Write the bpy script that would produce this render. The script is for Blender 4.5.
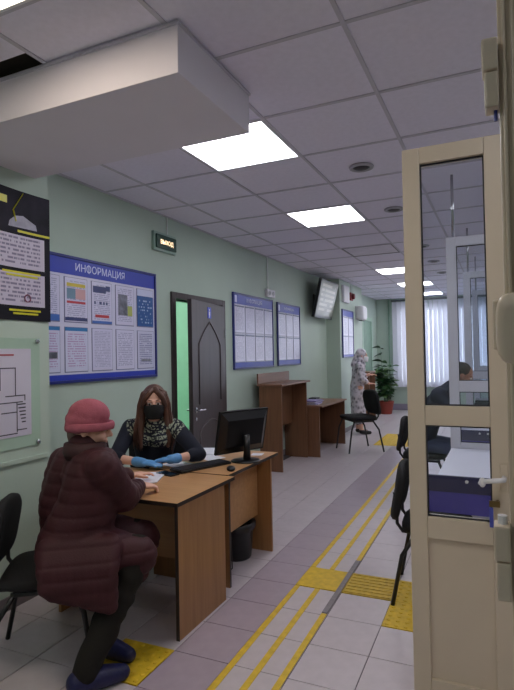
import bpy, bmesh, math, random
import numpy as np
from mathutils import Vector, Matrix

random.seed(7)
np.random.seed(7)
SC = bpy.context.scene
for o in list(bpy.data.objects):
    bpy.data.objects.remove(o)
COL = SC.collection
PI = math.pi

# ------------------------------------------------------------------ camera
CAM_H = 1.5
F_PX = 532.0
V1 = (502.0, 350.0)      # vanishing point of the corridor direction (+y)
V2 = (-900.0, 376.0)     # vanishing point of -x
def _dir(v):
    return Vector((v[0] - 257.0, -(v[1] - 345.0), -F_PX)).normalized()
_Y = _dir(V1)
_X = -_dir(V2)
_X = (_X - _Y * _X.dot(_Y)).normalized()
_Z = _X.cross(_Y)
cam_data = bpy.data.cameras.new('camera')
cam_data.sensor_width = 36.0
cam_data.lens = F_PX * 36.0 / 690.0
cam_data.clip_start = 0.02
cam = bpy.data.objects.new('camera', cam_data)
COL.objects.link(cam)
cam.matrix_world = Matrix.Translation((0, 0, CAM_H)) @ Matrix((_X, _Y, _Z)).to_4x4()
SC.camera = cam
CAMR = Matrix((_X, _Y, _Z))          # camera -> world
def to_px(p):
    q = CAMR.transposed() @ (Vector(p) - Vector((0, 0, CAM_H)))
    if q.z > -0.05:
        return None
    return (257 + F_PX * q.x / -q.z, 345 - F_PX * q.y / -q.z, -q.z)

# ------------------------------------------------------------------ world, exposure
w = bpy.data.worlds.new('world')
SC.world = w
w.use_nodes = True
w.node_tree.nodes['Background'].inputs[0].default_value = (0.90, 0.93, 1.0, 1)
w.node_tree.nodes['Background'].inputs[1].default_value = 2.2
vs = SC.view_settings
vs.view_transform = 'Standard'
vs.look = 'None'
vs.exposure = 1.05
vs.gamma = 1.0
vs.use_curve_mapping = False
SC.cycles.max_bounces = 16
SC.cycles.diffuse_bounces = 10
SC.cycles.transparent_max_bounces = 24
LAMP = 5.0                # strength of the ceiling panels

# ------------------------------------------------------------------ materials
def lin(c):
    r = []
    for v in c:
        v = v / 255.0
        r.append(v / 12.92 if v <= 0.04045 else ((v + 0.055) / 1.055) ** 2.4)
    return tuple(r) + (1.0,)

MATS = {}
def nt(m):
    return m.node_tree.nodes, m.node_tree.links

def mat(name, col, rough=0.55, metal=0.0, var=0.08, scale=6.0, bump=0.0, bscale=60.0, stretch=(1, 1, 1), spec=0.5, emit=0.0, sheen=0.0):
    """procedural principled material with a soft noise variation of the base colour"""
    if name in MATS:
        return MATS[name]
    m = bpy.data.materials.new(name)
    m.use_nodes = True
    N, L = nt(m)
    b = N['Principled BSDF']
    c = lin(col)
    tc = N.new('ShaderNodeTexCoord')
    mp = N.new('ShaderNodeMapping'); mp.inputs['Scale'].default_value = stretch
    no = N.new('ShaderNodeTexNoise'); no.inputs['Scale'].default_value = scale; no.inputs['Detail'].default_value = 5
    cr = N.new('ShaderNodeValToRGB')
    cr.color_ramp.elements[0].position = 0.3; cr.color_ramp.elements[1].position = 0.7
    cr.color_ramp.elements[0].color = tuple(v * (1 - var) for v in c[:3]) + (1,)
    cr.color_ramp.elements[1].color = tuple(min(1, v * (1 + var)) for v in c[:3]) + (1,)
    L.new(tc.outputs['Object'], mp.inputs[0]); L.new(mp.outputs[0], no.inputs[0])
    L.new(no.outputs[0], cr.inputs[0]); L.new(cr.outputs[0], b.inputs['Base Color'])
    b.inputs['Roughness'].default_value = rough
    b.inputs['Metallic'].default_value = metal
    b.inputs['Specular IOR Level'].default_value = spec
    if sheen:
        b.inputs['Sheen Weight'].default_value = sheen
    if emit:
        L.new(cr.outputs[0], b.inputs['Emission Color']); b.inputs['Emission Strength'].default_value = emit
    if bump:
        n2 = N.new('ShaderNodeTexNoise'); n2.inputs['Scale'].default_value = bscale; n2.inputs['Detail'].default_value = 3
        L.new(mp.outputs[0], n2.inputs[0])
        bu = N.new('ShaderNodeBump'); bu.inputs['Strength'].default_value = bump; bu.inputs['Distance'].default_value = 0.004
        L.new(n2.outputs[0], bu.inputs['Height']); L.new(bu.outputs[0], b.inputs['Normal'])
    MATS[name] = m
    return m

def wood(name, c1, c2, axis='z', rough=0.42, scale=1.0):
    if name in MATS:
        return MATS[name]
    m = bpy.data.materials.new(name); m.use_nodes = True
    N, L = nt(m); b = N['Principled BSDF']
    tc = N.new('ShaderNodeTexCoord'); mp = N.new('ShaderNodeMapping')
    s = {'x': (1.2, 22, 22), 'y': (22, 1.2, 22), 'z': (22, 22, 1.2)}[axis]
    mp.inputs['Scale'].default_value = tuple(v * scale for v in s)
    no = N.new('ShaderNodeTexNoise'); no.inputs['Scale'].default_value = 1.6; no.inputs['Detail'].default_value = 8; no.inputs['Distortion'].default_value = 0.6
    cr = N.new('ShaderNodeValToRGB')
    cr.color_ramp.elements[0].position = 0.32; cr.color_ramp.elements[1].position = 0.68
    cr.color_ramp.elements[0].color = lin(c1); cr.color_ramp.elements[1].color = lin(c2)
    L.new(tc.outputs['Object'], mp.inputs[0]); L.new(mp.outputs[0], no.inputs[0]); L.new(no.outputs[0], cr.inputs[0])
    L.new(cr.outputs[0], b.inputs['Base Color']); b.inputs['Roughness'].default_value = rough
    MATS[name] = m
    return m

def emission(name, col, strength):
    if name in MATS:
        return MATS[name]
    m = bpy.data.materials.new(name); m.use_nodes = True
    N, L = nt(m); b = N['Principled BSDF']
    b.inputs['Base Color'].default_value = (0.9, 0.9, 0.9, 1)
    b.inputs['Emission Color'].default_value = col
    b.inputs['Emission Strength'].default_value = strength
    MATS[name] = m
    return m

def glass(name, tint=(0.93, 0.95, 0.97, 1), refl=0.08):
    if name in MATS:
        return MATS[name]
    m = bpy.data.materials.new(name); m.use_nodes = True
    N, L = nt(m)
    N.remove(N['Principled BSDF'])
    t = N.new('ShaderNodeBsdfTransparent'); t.inputs[0].default_value = tint
    g = N.new('ShaderNodeBsdfGlossy'); g.inputs['Roughness'].default_value = 0.02; g.inputs[0].default_value = (1, 1, 1, 1)
    f = N.new('ShaderNodeFresnel'); f.inputs[0].default_value = 1.45
    mx = N.new('ShaderNodeMixShader')
    L.new(f.outputs[0], mx.inputs[0]); L.new(t.outputs[0], mx.inputs[1]); L.new(g.outputs[0], mx.inputs[2])
    L.new(mx.outputs[0], N['Material Output'].inputs[0])
    MATS[name] = m
    return m

def mnode(N, L, op, a, b=None, c=None):
    n = N.new('ShaderNodeMath'); n.operation = op
    for i, v in enumerate((a, b, c)):
        if v is None:
            continue
        if isinstance(v, (int, float)):
            n.inputs[i].default_value = v
        else:
            L.new(v, n.inputs[i])
    return n.outputs[0]

def page(name, paper, ink, rows=16, words=9.0, density=0.42, rough=0.18, top=0.94, bottom=0.08, seed=0.0, head=None, columns=False):
    """a printed sheet: rows of word-like marks (flat print), optional coloured head band"""
    if name in MATS:
        return MATS[name]
    m = bpy.data.materials.new(name); m.use_nodes = True
    N, L = nt(m); b = N['Principled BSDF']
    tc = N.new('ShaderNodeTexCoord'); sp = N.new('ShaderNodeSeparateXYZ')
    L.new(tc.outputs['Generated'], sp.inputs[0])
    u, v = sp.outputs[0], sp.outputs[2]
    vr = mnode(N, L, 'MULTIPLY', v, float(rows))
    fr = mnode(N, L, 'FRACT', vr)
    fl = mnode(N, L, 'FLOOR', vr)
    line = mnode(N, L, 'LESS_THAN', fr, 0.5)
    cb = N.new('ShaderNodeCombineXYZ')
    L.new(mnode(N, L, 'MULTIPLY', u, words), cb.inputs[0])
    L.new(mnode(N, L, 'MULTIPLY', fl, 3.77), cb.inputs[1])
    cb.inputs[2].default_value = seed
    no = N.new('ShaderNodeTexNoise'); no.inputs['Scale'].default_value = 1.7; no.inputs['Detail'].default_value = 1
    L.new(cb.outputs[0], no.inputs[0])
    word = mnode(N, L, 'GREATER_THAN', no.outputs[0], density)
    k = mnode(N, L, 'MULTIPLY', line, word)
    for g in (mnode(N, L, 'GREATER_THAN', u, 0.09), mnode(N, L, 'LESS_THAN', u, 0.91),
              mnode(N, L, 'GREATER_THAN', v, bottom), mnode(N, L, 'LESS_THAN', v, top)):
        k = mnode(N, L, 'MULTIPLY', k, g)
    mx = N.new('ShaderNodeMix'); mx.data_type = 'RGBA'
    L.new(k, mx.inputs['Factor']); mx.inputs['A'].default_value = lin(paper); mx.inputs['B'].default_value = lin(ink)
    out = mx.outputs['Result']
    if head:
        mh = N.new('ShaderNodeMix'); mh.data_type = 'RGBA'
        L.new(mnode(N, L, 'GREATER_THAN', v, head[1]), mh.inputs['Factor'])
        L.new(out, mh.inputs['A']); mh.inputs['B'].default_value = lin(head[0])
        out = mh.outputs['Result']
    L.new(out, b.inputs['Base Color'])
    b.inputs['Roughness'].default_value = rough
    MATS[name] = m
    return m

# palette
PAINT = mat('green_wall_paint', (180, 197, 184), 0.55, var=0.04, scale=1.5, bump=0.15, bscale=90)
PAINT2 = mat('mint_room_paint', (196, 228, 210), 0.6, var=0.04)
TILE_C = mat('ceiling_tile_white', (232, 228, 244), 0.85, var=0.03, scale=30, bump=0.3, bscale=160)
GRID = mat('grid_bar_grey', (196, 193, 206), 0.6, var=0.04)
PLENUM = mat('plenum_concrete', (70, 66, 62), 0.9)
SOFFIT = mat('soffit_plaster', (226, 221, 232), 0.8, var=0.02, scale=3)
GROUT = mat('floor_grout', (96, 88, 92), 0.8)
FT_A = mat('floor_tile_beige_grey', (196, 186, 190), 0.28, var=0.05, scale=14)
FT_B = mat('floor_tile_mauve', (166, 152, 162), 0.28, var=0.05, scale=14)
YEL = mat('tactile_yellow', (214, 178, 40), 0.5, var=0.14, scale=22)
YEL_W = mat('tactile_yellow_worn', (204, 172, 58), 0.5, var=0.2, scale=30)
GREYST = mat('worn_grey_strip', (128, 120, 124), 0.5, var=0.15, scale=30)
CREAM = mat('cream_plastic', (206, 193, 172), 0.35, var=0.02)
WHITEP = mat('white_plastic', (205, 204, 214), 0.3, var=0.02)
WHITE = mat('white_paint', (228, 228, 232), 0.4, var=0.02)
GLASS = glass('clear_glass')
GASKET = mat('dark_gasket', (45, 45, 50), 0.6)
BLUE = mat('board_blue', (42, 62, 178), 0.35, var=0.03)
BLUEF = mat('board_frame_blue', (34, 44, 120), 0.35)
BOARDW = mat('board_white', (212, 212, 236), 0.25, var=0.02)
LETTER = mat('board_letter_white', (214, 220, 250), 0.5, var=0.0)
POCKET = mat('pocket_grey_blue', (120, 122, 160), 0.4)  # plain grey-blue of the card pockets
BLACKF = mat('black_fabric', (20, 20, 22), 0.85, var=0.2, scale=50, bump=0.4, bscale=400)
BLACKM = mat('black_metal', (20, 20, 22), 0.4, var=0.05)
BLACKP = mat('black_plastic', (17, 17, 20), 0.35, var=0.05)
DARKP = mat('dark_grey_plastic', (42, 42, 48), 0.45)
DOORW = wood('dark_wood_door', (52, 43, 46), (66, 55, 58), 'z', 0.4)
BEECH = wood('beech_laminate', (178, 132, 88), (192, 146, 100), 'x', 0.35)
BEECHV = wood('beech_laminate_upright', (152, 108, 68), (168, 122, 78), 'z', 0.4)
EDGE = mat('dark_edge_band', (46, 34, 28), 0.5)
WALNUT = wood('red_brown_laminate', (110, 76, 54), (126, 88, 62), 'z', 0.4)
WALNUTT = wood('red_brown_laminate_top', (122, 86, 66), (136, 96, 74), 'y', 0.4)
CHROME = mat('satin_metal', (190, 190, 195), 0.25, metal=1.0, var=0.02)
SKIN = mat('skin', (222, 172, 150), 0.5, var=0.05, scale=12)
SKIN2 = mat('skin_tanned', (176, 122, 98), 0.5, var=0.05, scale=12)
TRANSL = None

# ------------------------------------------------------------------ mesh helpers
def newmesh(name, verts, faces, smooth=False):
    me = bpy.data.meshes.new(name)
    me.from_pydata([tuple(v) for v in verts], [], faces)
    me.validate()
    if smooth:
        me.polygons.foreach_set('use_smooth', [True] * len(me.polygons))
    me.update()
    return me

class MB:
    def __init__(s):
        s.v = []; s.f = []
    def add(s, vs, fs):
        n = len(s.v)
        s.v += [tuple(v) for v in vs]
        s.f += [tuple(i + n for i in f) for f in fs]
        return s
    def box(s, x0, x1, y0, y1, z0, z1, M=None):
        vs = [Vector((x, y, z)) for z in (z0, z1) for y in (y0, y1) for x in (x0, x1)]
        if M is not None:
            vs = [M @ v for v in vs]
        return s.add(vs, [(0, 2, 3, 1), (4, 5, 7, 6), (0, 1, 5, 4), (2, 6, 7, 3), (0, 4, 6, 2), (1, 3, 7, 5)])
    def tube(s, pts, r, n=10, caps=True, rz=1.0):
        pts = [Vector(p) for p in pts]
        rs = r if isinstance(r, (list, tuple)) else [r] * len(pts)
        base = len(s.v)
        t0 = (pts[1] - pts[0]).normalized()
        a = Vector((0, 0, 1)) if abs(t0.z) < 0.9 else Vector((1, 0, 0))
        u = t0.cross(a).normalized()
        for i, p in enumerate(pts):
            if i == 0: t = t0
            elif i == len(pts) - 1: t = (pts[i] - pts[i - 1]).normalized()
            else: t = ((pts[i + 1] - pts[i]).normalized() + (pts[i] - pts[i - 1]).normalized()).normalized()
            u = (u - t * u.dot(t)).normalized()
            w_ = t.cross(u)
            for k in range(n):
                an = 2 * PI * k / n
                s.v.append(tuple(p + u * math.cos(an) * rs[i] + w_ * math.sin(an) * rs[i] * rz))
        for i in range(len(pts) - 1):
            for k in range(n):
                k2 = (k + 1) % n
                s.f.append((base + i * n + k, base + i * n + k2, base + (i + 1) * n + k2, base + (i + 1) * n + k))
        if caps:
            s.f.append(tuple(base + k for k in reversed(range(n))))
            s.f.append(tuple(base + (len(pts) - 1) * n + k for k in range(n)))
        return s
    def lathe(s, prof, n=24, c=(0, 0, 0), close=True):
        base = len(s.v)
        for (r, z) in prof:
            for k in range(n):
                an = 2 * PI * k / n
                s.v.append((c[0] + r * math.cos(an), c[1] + r * math.sin(an), c[2] + z))
        for i in range(len(prof) - 1):
            for k in range(n):
                k2 = (k + 1) % n
                s.f.append((base + i * n + k, base + i * n + k2, base + (i + 1) * n + k2, base + (i + 1) * n + k))
        if close:
            s.f.append(tuple(base + k for k in reversed(range(n))))
            s.f.append(tuple(base + (len(prof) - 1) * n + k for k in range(n)))
        return s
    def cushion(s, w_, h_, t, n=40, p=4.0, edge=0.35, bend=0.0, M=None):
        """rounded slab in local XZ, thickness along Y, superellipse outline, soft edges"""
        base = len(s.v)
        lay = [(-0.5, 1 - edge * 0.5), (-0.42, 1 - edge * 0.18), (-0.2, 1.0), (0.2, 1.0), (0.42, 1 - edge * 0.18), (0.5, 1 - edge * 0.5)]
        def pt(an, sc, yy):
            ca, sa = math.cos(an), math.sin(an)
            x = math.copysign(abs(ca) ** (2 / p), ca) * w_ / 2
            z = math.copysign(abs(sa) ** (2 / p), sa) * h_ / 2
            ins = (1 - sc) * min(w_, h_) * 0.5
            x -= math.copysign(min(abs(x), ins * abs(ca) ** (2 / p)), x); z -= math.copysign(min(abs(z), ins * abs(sa) ** (2 / p)), z)
            v = Vector((x, yy * t + bend * (x / (w_ / 2)) ** 2, z))
            return M @ v if M is not None else v
        for (yy, sc) in lay:
            for k in range(n):
                s.v.append(tuple(pt(2 * PI * k / n, sc, yy)))
        for i in range(len(lay) - 1):
            for k in range(n):
                k2 = (k + 1) % n
                s.f.append((base + i * n + k, base + i * n + k2, base + (i + 1) * n + k2, base + (i + 1) * n + k))
        # domed inner rings for both faces
        for side, first in ((0, True), (len(lay) - 1, False)):
            prev = base + side * n
            for sc2 in (0.6, 0.25):
                nb = len(s.v)
                for k in range(n):
                    q = pt(2 * PI * k / n, lay[side][1], lay[side][0] * (1.0 + 0.10 * (1 - sc2)))
                    c0 = Vector((0, lay[side][0] * t * (1.0 + 0.10 * (1 - sc2)), 0))
                    c0 = M @ c0 if M is not None else c0
                    s.v.append(tuple(c0 + (q - c0) * sc2))
                for k in range(n):
                    k2 = (k + 1) % n
                    f = (prev + k, prev + k2, nb + k2, nb + k)
                    s.f.append(tuple(reversed(f)) if first else f)
                prev = nb
            f = tuple(prev + k for k in range(n))
            s.f.append(tuple(reversed(f)) if first else f)
        return s
    def mesh(s, name, smooth=False):
        return newmesh(name, s.v, s.f, smooth)
    def build(s, name, m, parent=None, smooth=False, bevel=0.0, loc=None, rot=None):
        me = s.mesh(name, smooth)
        return obj(name, me, m, parent, bevel, loc, rot)

def obj(name, me, m, parent=None, bevel=0.0, loc=None, rot=None):
    me.materials.clear()
    me.materials.append(m)
    if bevel:
        bm = bmesh.new(); bm.from_mesh(me)
        bmesh.ops.bevel(bm, geom=list(bm.edges), offset=bevel, segments=2, affect='EDGES', profile=0.6)
        bm.to_mesh(me); bm.free()
    o = bpy.data.objects.new(name, me)
    COL.objects.link(o)
    if parent is not None: o.parent = parent
    if loc is not None: o.location = loc
    if rot is not None: o.rotation_euler = rot
    return o

def bx(name, x0, x1, y0, y1, z0, z1, m, parent=None, bevel=0.0):
    return MB().box(x0, x1, y0, y1, z0, z1).build(name, m, parent, bevel=bevel)

def empty(name, loc=(0, 0, 0), rz=0.0):
    o = bpy.data.objects.new(name, None)
    COL.objects.link(o)
    o.empty_display_size = 0.1
    o.location = loc; o.rotation_euler = (0, 0, rz)
    return o

def tag(o, label, cat, group=None):
    o['label'] = label; o['category'] = cat
    if group: o['group'] = group
    return o
def struct(o, label=None):
    o['kind'] = 'structure'
    if label: o['label'] = label
    return o
def thing(name, label, cat, loc=(0, 0, 0), rz=0.0, group=None):
    return tag(empty(name, loc, rz), label, cat, group)

def copy_tree(o, parent=None):
    c = o.copy(); COL.objects.link(c)
    if parent is not None: c.parent = parent
    for ch in list(o.children):
        copy_tree(ch, c)
    return c

def text_mesh(body, size, extrude=0.0008, align='CENTER'):
    if 'Ф' in body:
        # the font's glyph fills badly: ring plus a stem in its place
        k = body.index('Ф')
        def xr(t):
            m_ = raw_text(t, size, extrude, 'LEFT'); xs_ = [v.co.x for v in m_.vertices]; zs_ = [v.co.z for v in m_.vertices]
            bpy.data.meshes.remove(m_); return min(xs_), max(xs_), min(zs_), max(zs_)
        full = body.replace('Ф', 'О')
        me = raw_text(full, size, extrude, 'LEFT')
        o0, o1, oz0, oz1 = xr('О')
        _, p1_, _, _ = xr(body[:k] + 'О')
        a0, a1, _, _ = xr(full)
        xc = p1_ - (o1 - o0) / 2; hw = size * 0.05
        bm = bmesh.new(); bm.from_mesh(me)
        q = MB().box(xc - hw, xc + hw, -extrude * 1.4, extrude * 1.4, oz0 - size * 0.05, oz1 + size * 0.05).mesh('stem')
        bm.from_mesh(q); bm.to_mesh(me); bm.free(); bpy.data.meshes.remove(q)
        me.transform(Matrix.Translation((-(a0 + a1) / 2, 0, 0)))
        return me
    return raw_text(body, size, extrude, align)
def raw_text(body, size, extrude=0.0008, align='CENTER'):
    cu = bpy.data.curves.new('lettering', 'FONT')
    cu.body = body; cu.size = size; cu.extrude = extrude
    cu.align_x = align; cu.align_y = 'CENTER'
    t = bpy.data.objects.new('lettering_tmp', cu); COL.objects.link(t)
    dg = bpy.context.evaluated_depsgraph_get()
    me = bpy.data.meshes.new_from_object(t.evaluated_get(dg))
    bpy.data.objects.remove(t); bpy.data.curves.remove(cu)
    me.transform(Matrix.Rotation(PI / 2, 4, 'X'))       # stand up: local XZ, facing -Y
    return me

# ------------------------------------------------------------------ blob bodies
def cap_mesh(mb, p0, r0, p1, r1, n=14):
    p0 = Vector(p0); p1 = Vector(p1)
    d = p1 - p0
    if d.length < 1e-5: d = Vector((0, 0, 1e-4))
    t = d.normalized()
    pts = []; rs = []
    for a in (-88, -60, -30, 0):
        pts.append(p0 + t * r0 * math.sin(math.radians(a))); rs.append(r0 * math.cos(math.radians(a)))
    for a in (0, 30, 60, 88):
        pts.append(p1 + t * r1 * math.sin(math.radians(a))); rs.append(r1 * math.cos(math.radians(a)))
    keep = [0]
    for i in range(1, len(pts)):
        if (pts[i] - pts[keep[-1]]).dot(t) > 1e-5: keep.append(i)
    mb.tube([pts[i] for i in keep], [rs[i] for i in keep], n=n)

def ell_mesh(mb, c, rad, axes=None, n=18, m=12):
    c = Vector(c)
    A = axes if axes is not None else (Vector((1, 0, 0)), Vector((0, 1, 0)), Vector((0, 0, 1)))
    base = len(mb.v)
    for i in range(m + 1):
        th = PI * (i + 0.02) / (m + 0.04)
        for k in range(n):
            ph = 2 * PI * k / n
            mb.v.append(tuple(c + A[0] * rad[0] * math.sin(th) * math.cos(ph) + A[1] * rad[1] * math.sin(th) * math.sin(ph) + A[2] * rad[2] * math.cos(th)))
    for i in range(m):
        for k in range(n):
            k2 = (k + 1) % n
            mb.f.append((base + i * n + k, base + (i + 1) * n + k, base + (i + 1) * n + k2, base + i * n + k2))
    mb.f.append(tuple(base + k for k in range(n)))
    mb.f.append(tuple(base + m * n + k for k in reversed(range(n))))

class Blob:
    def __init__(s):
        s.p = []
    def cap(s, p0, r0, p1, r1): s.p.append(('c', p0, r0, p1, r1)); return s
    def chain(s, *pr):
        for (a, ra), (b, rb) in zip(pr[:-1], pr[1:]): s.cap(a, ra, b, rb)
        return s
    def ell(s, c, rad, axes=None): s.p.append(('e', c, rad, axes)); return s
    def mesh(s, name, voxel=0.008, smooth=4, fn=None):
        bm = bmesh.new()
        for q in s.p:
            mb = MB()
            if q[0] == 'c': cap_mesh(mb, *q[1:])
            else: ell_mesh(mb, *q[1:])
            me = mb.mesh('tmp_piece')
            b2 = bmesh.new(); b2.from_mesh(me)
            bmesh.ops.recalc_face_normals(b2, faces=b2.faces)
            b2.to_mesh(me); b2.free()
            bm.from_mesh(me)
            bpy.data.meshes.remove(me)
        me = bpy.data.meshes.new(name + '_src'); bm.to_mesh(me); bm.free()
        t = bpy.data.objects.new('blob_tmp', me); COL.objects.link(t)
        r = t.modifiers.new('r', 'REMESH'); r.mode = 'VOXEL'; r.voxel_size = voxel; r.use_smooth_shade = True
        if smooth:
            sm = t.modifiers.new('s', 'SMOOTH'); sm.factor = 0.5; sm.iterations = smooth
        dg = bpy.context.evaluated_depsgraph_get()
        out = bpy.data.meshes.new_from_object(t.evaluated_get(dg))
        bpy.data.objects.remove(t); bpy.data.meshes.remove(me)
        out.name = name
        if fn is not None:
            n = len(out.vertices)
            co = np.empty(n * 3); out.vertices.foreach_get('co', co); co = co.reshape(-1, 3)
            no = np.empty(n * 3); out.vertices.foreach_get('normal', no); no = no.reshape(-1, 3)
            co = fn(co, no)
            out.vertices.foreach_set('co', co.ravel()); out.update()
        out.polygons.foreach_set('use_smooth', [True] * len(out.polygons))
        return out
    def build(s, name, m, parent=None, voxel=0.008, smooth=4, fn=None):
        return obj(name, s.mesh(name, voxel, smooth, fn), m, parent)

V = Vector
def head_prims(B, c, f, u):
    """skull, jaw, nose, ears, lips: c centre of head (eye height), f forward, u up"""
    f = V(f).normalized(); u = (V(u) - f * V(u).dot(f)).normalized(); l = u.cross(f)
    A = (l, f, u)
    B.ell(c + u * 0.028 - f * 0.012, (0.074, 0.094, 0.088), A)
    B.ell(c - u * 0.035 + f * 0.022, (0.058, 0.066, 0.082), A)
    B.ell(c - u * 0.098 + f * 0.060, (0.026, 0.024, 0.020), A)
    B.cap(c + f * 0.084 + u * 0.012, 0.009, c + f * 0.106 - u * 0.026, 0.012)
    B.cap(c + f * 0.093 - u * 0.030 + l * 0.012, 0.007, c + f * 0.093 - u * 0.030 - l * 0.012, 0.007)
    B.cap(c + f * 0.080 + u * 0.022 + l * 0.045, 0.010, c + f * 0.080 + u * 0.022 - l * 0.045, 0.010)
    B.cap(c + f * 0.084 - u * 0.058 + l * 0.018, 0.007, c + f * 0.084 - u * 0.058 - l * 0.018, 0.007)
    B.cap(c + f * 0.080 - u * 0.068 + l * 0.015, 0.008, c + f * 0.080 - u * 0.068 - l * 0.015, 0.008)
    for s in (-1, 1):
        B.ell(c + l * s * 0.076 - f * 0.012 - u * 0.008, (0.011, 0.020, 0.031), A)
        B.ell(c + l * s * 0.040 + f * 0.060 - u * 0.030, (0.024, 0.026, 0.028), A)
    return A

def eyes(parent, c, A, m_white, m_iris):
    l, f, u = A
    for s in (-1, 1):
        e = MB(); ell_mesh(e, c + l * s * 0.031 + f * 0.079 + u * 0.002, (0.015, 0.012, 0.0085), A)
        eo = e.build('eye', m_white, parent, smooth=True)
        i = MB(); ell_mesh(i, c + l * s * 0.031 + f * 0.0895 + u * 0.002, (0.0078, 0.003, 0.0078), A)
        i.build('iris', m_iris, eo, smooth=True)

def hand_prims(B, wrist, d, nrm, side, curl=0.5, k=1.0, grow=0.0):
    """palm plus four fingers and a thumb. d: wrist->knuckles, nrm: back of the hand, side: +1 thumb at +x of (d x nrm)"""
    d = V(d).normalized(); nrm = (V(nrm) - d * V(nrm).dot(d)).normalized()
    x = d.cross(nrm) * side
    wrist = V(wrist)
    B.ell(wrist + d * 0.045 * k, (0.040 * k + grow, 0.048 * k + grow, 0.016 * k + grow), (x, d, nrm))
    for i, (off, ln) in enumerate(((0.029, 0.070), (0.010, 0.078), (-0.009, 0.073), (-0.027, 0.058))):
        p = wrist + d * (0.082 - 0.004 * i * (i > 1)) * k + x * off * k
        a = 0.25 * curl; r = 0.0092 * k + grow
        q = p
        for j, fr in enumerate((0.45, 0.32, 0.23)):
            dd = d * math.cos(a) - nrm * math.sin(a)
            q2 = q + dd * ln * fr * k
            B.cap(q, r, q2, r * 0.92); q = q2; r *= 0.92; a += 0.75 * curl
        B.cap(wrist + d * 0.04 * k + x * off * 0.8 * k, 0.012 * k + grow, p, 0.0095 * k + grow)
    t0 = wrist + d * 0.022 * k + x * 0.028 * k
    t1 = t0 + (d * 0.6 + x * 0.8 - nrm * 0.2).normalized() * 0.038 * k
    t2 = t1 + (d * 0.95 + x * 0.25 - nrm * 0.25).normalized() * 0.030 * k
    B.chain((t0, 0.014 * k + grow), (t1, 0.011 * k + grow), (t2, 0.009 * k + grow))

# ================================================================== STRUCTURE
XL, XR, YB, YF, H = -2.99, 2.6, 14.08, -1.9, 2.88
X_PIL = -2.72

# ---- left wall with the door opening
D0, D1, DTOP = 4.52, 5.50, 2.08
wl = MB()
wl.box(XL - 0.15, XL, YF, D0, 0, H + 0.12)
wl.box(XL - 0.15, XL, D1, YB, 0, H + 0.12)
wl.box(XL - 0.15, XL, D0, D1, DTOP, H + 0.12)
wall_left = struct(wl.build('wall_left', PAINT))
bx('pilaster', XL, X_PIL, 1.72, 2.62, 0, H, PAINT, wall_left)
bx('pilaster', XL, X_PIL, 9.62, 11.35, 0, H, PAINT, wall_left)
# ---- back wall with window opening
WX0, WX1, WZ0, WZ1 = -2.46, 1.95, 0.66, 2.62
wb = MB()
wb.box(XL, WX0, YB, YB + 0.2, 0, H + 0.12)
wb.box(WX1, XR, YB, YB + 0.2, 0, H + 0.12)
wb.box(WX0, WX1, YB, YB + 0.2, 0, WZ0)
wb.box(WX0, WX1, YB, YB + 0.2, WZ1, H + 0.12)
struct(wb.build('wall_back', PAINT))
struct(bx('wall_right', XR, XR + 0.15, YF, YB, 0, H + 0.12, PAINT))
struct(bx('wall_front', XL, XR, YF - 0.15, YF, 0, H + 0.12, PAINT))
# ---- baseboards
BASE = mat('baseboard_grey', (120, 112, 116), 0.5)
bb = MB(); bb.box(XL, XL + 0.012, 2.62, D0 - 0.07, 0, 0.08); bb.box(XL, XL + 0.012, D1 + 0.07, 9.62, 0, 0.08); bb.box(XL, XL + 0.012, 11.35, YB, 0, 0.08)
bb.box(X_PIL, X_PIL + 0.012, 1.72, 2.62, 0, 0.08); bb.box(X_PIL, X_PIL + 0.012, 9.62, 11.35, 0, 0.08)
struct(bb.build('baseboard_left', BASE))
struct(bx('baseboard_back', XL + 0.013, XR, YB - 0.014, YB - 0.001, 0, 0.16, mat('baseboard_tile_mauve', (140, 132, 150), 0.4)))

# ---- floor: grout bed, single tiles, tactile tiles and guide strips
floor = struct(bx('floor', XL - 0.15, XR + 0.15, YF - 0.15, YB + 0.2, -0.12, -0.004, GROUT))
TS = 0.317
TSX = 0.307            # the tiles are a little narrower across the corridor
FX0, FY0 = -1.566, 2.305
FROT = math.radians(0.7)
RC = V((-1.25, 3.4, 0))
def frot(x, y):
    dx, dy = x - RC.x, y - RC.y
    return (RC.x + dx * math.cos(FROT) - dy * math.sin(FROT), RC.y + dx * math.sin(FROT) + dy * math.cos(FROT))
def tile_mesh(name, m, s=TS, t=0.004):
    mb = MB(); hs = s / 2 - 0.0022
    mb.box(-hs, hs, -hs, hs, -t, 0)
    me = mb.mesh(name)
    bm = bmesh.new(); bm.from_mesh(me)
    bmesh.ops.bevel(bm, geom=[e for e in bm.edges if all(v.co.z > -t / 2 for v in e.verts)], offset=0.0012, segments=1, affect='EDGES')
    bm.to_mesh(me); bm.free(); me.materials.append(m)
    return me
tmA = tile_mesh('floor_tile', FT_A); tmB = tile_mesh('floor_tile_mauve', FT_B)
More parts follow.
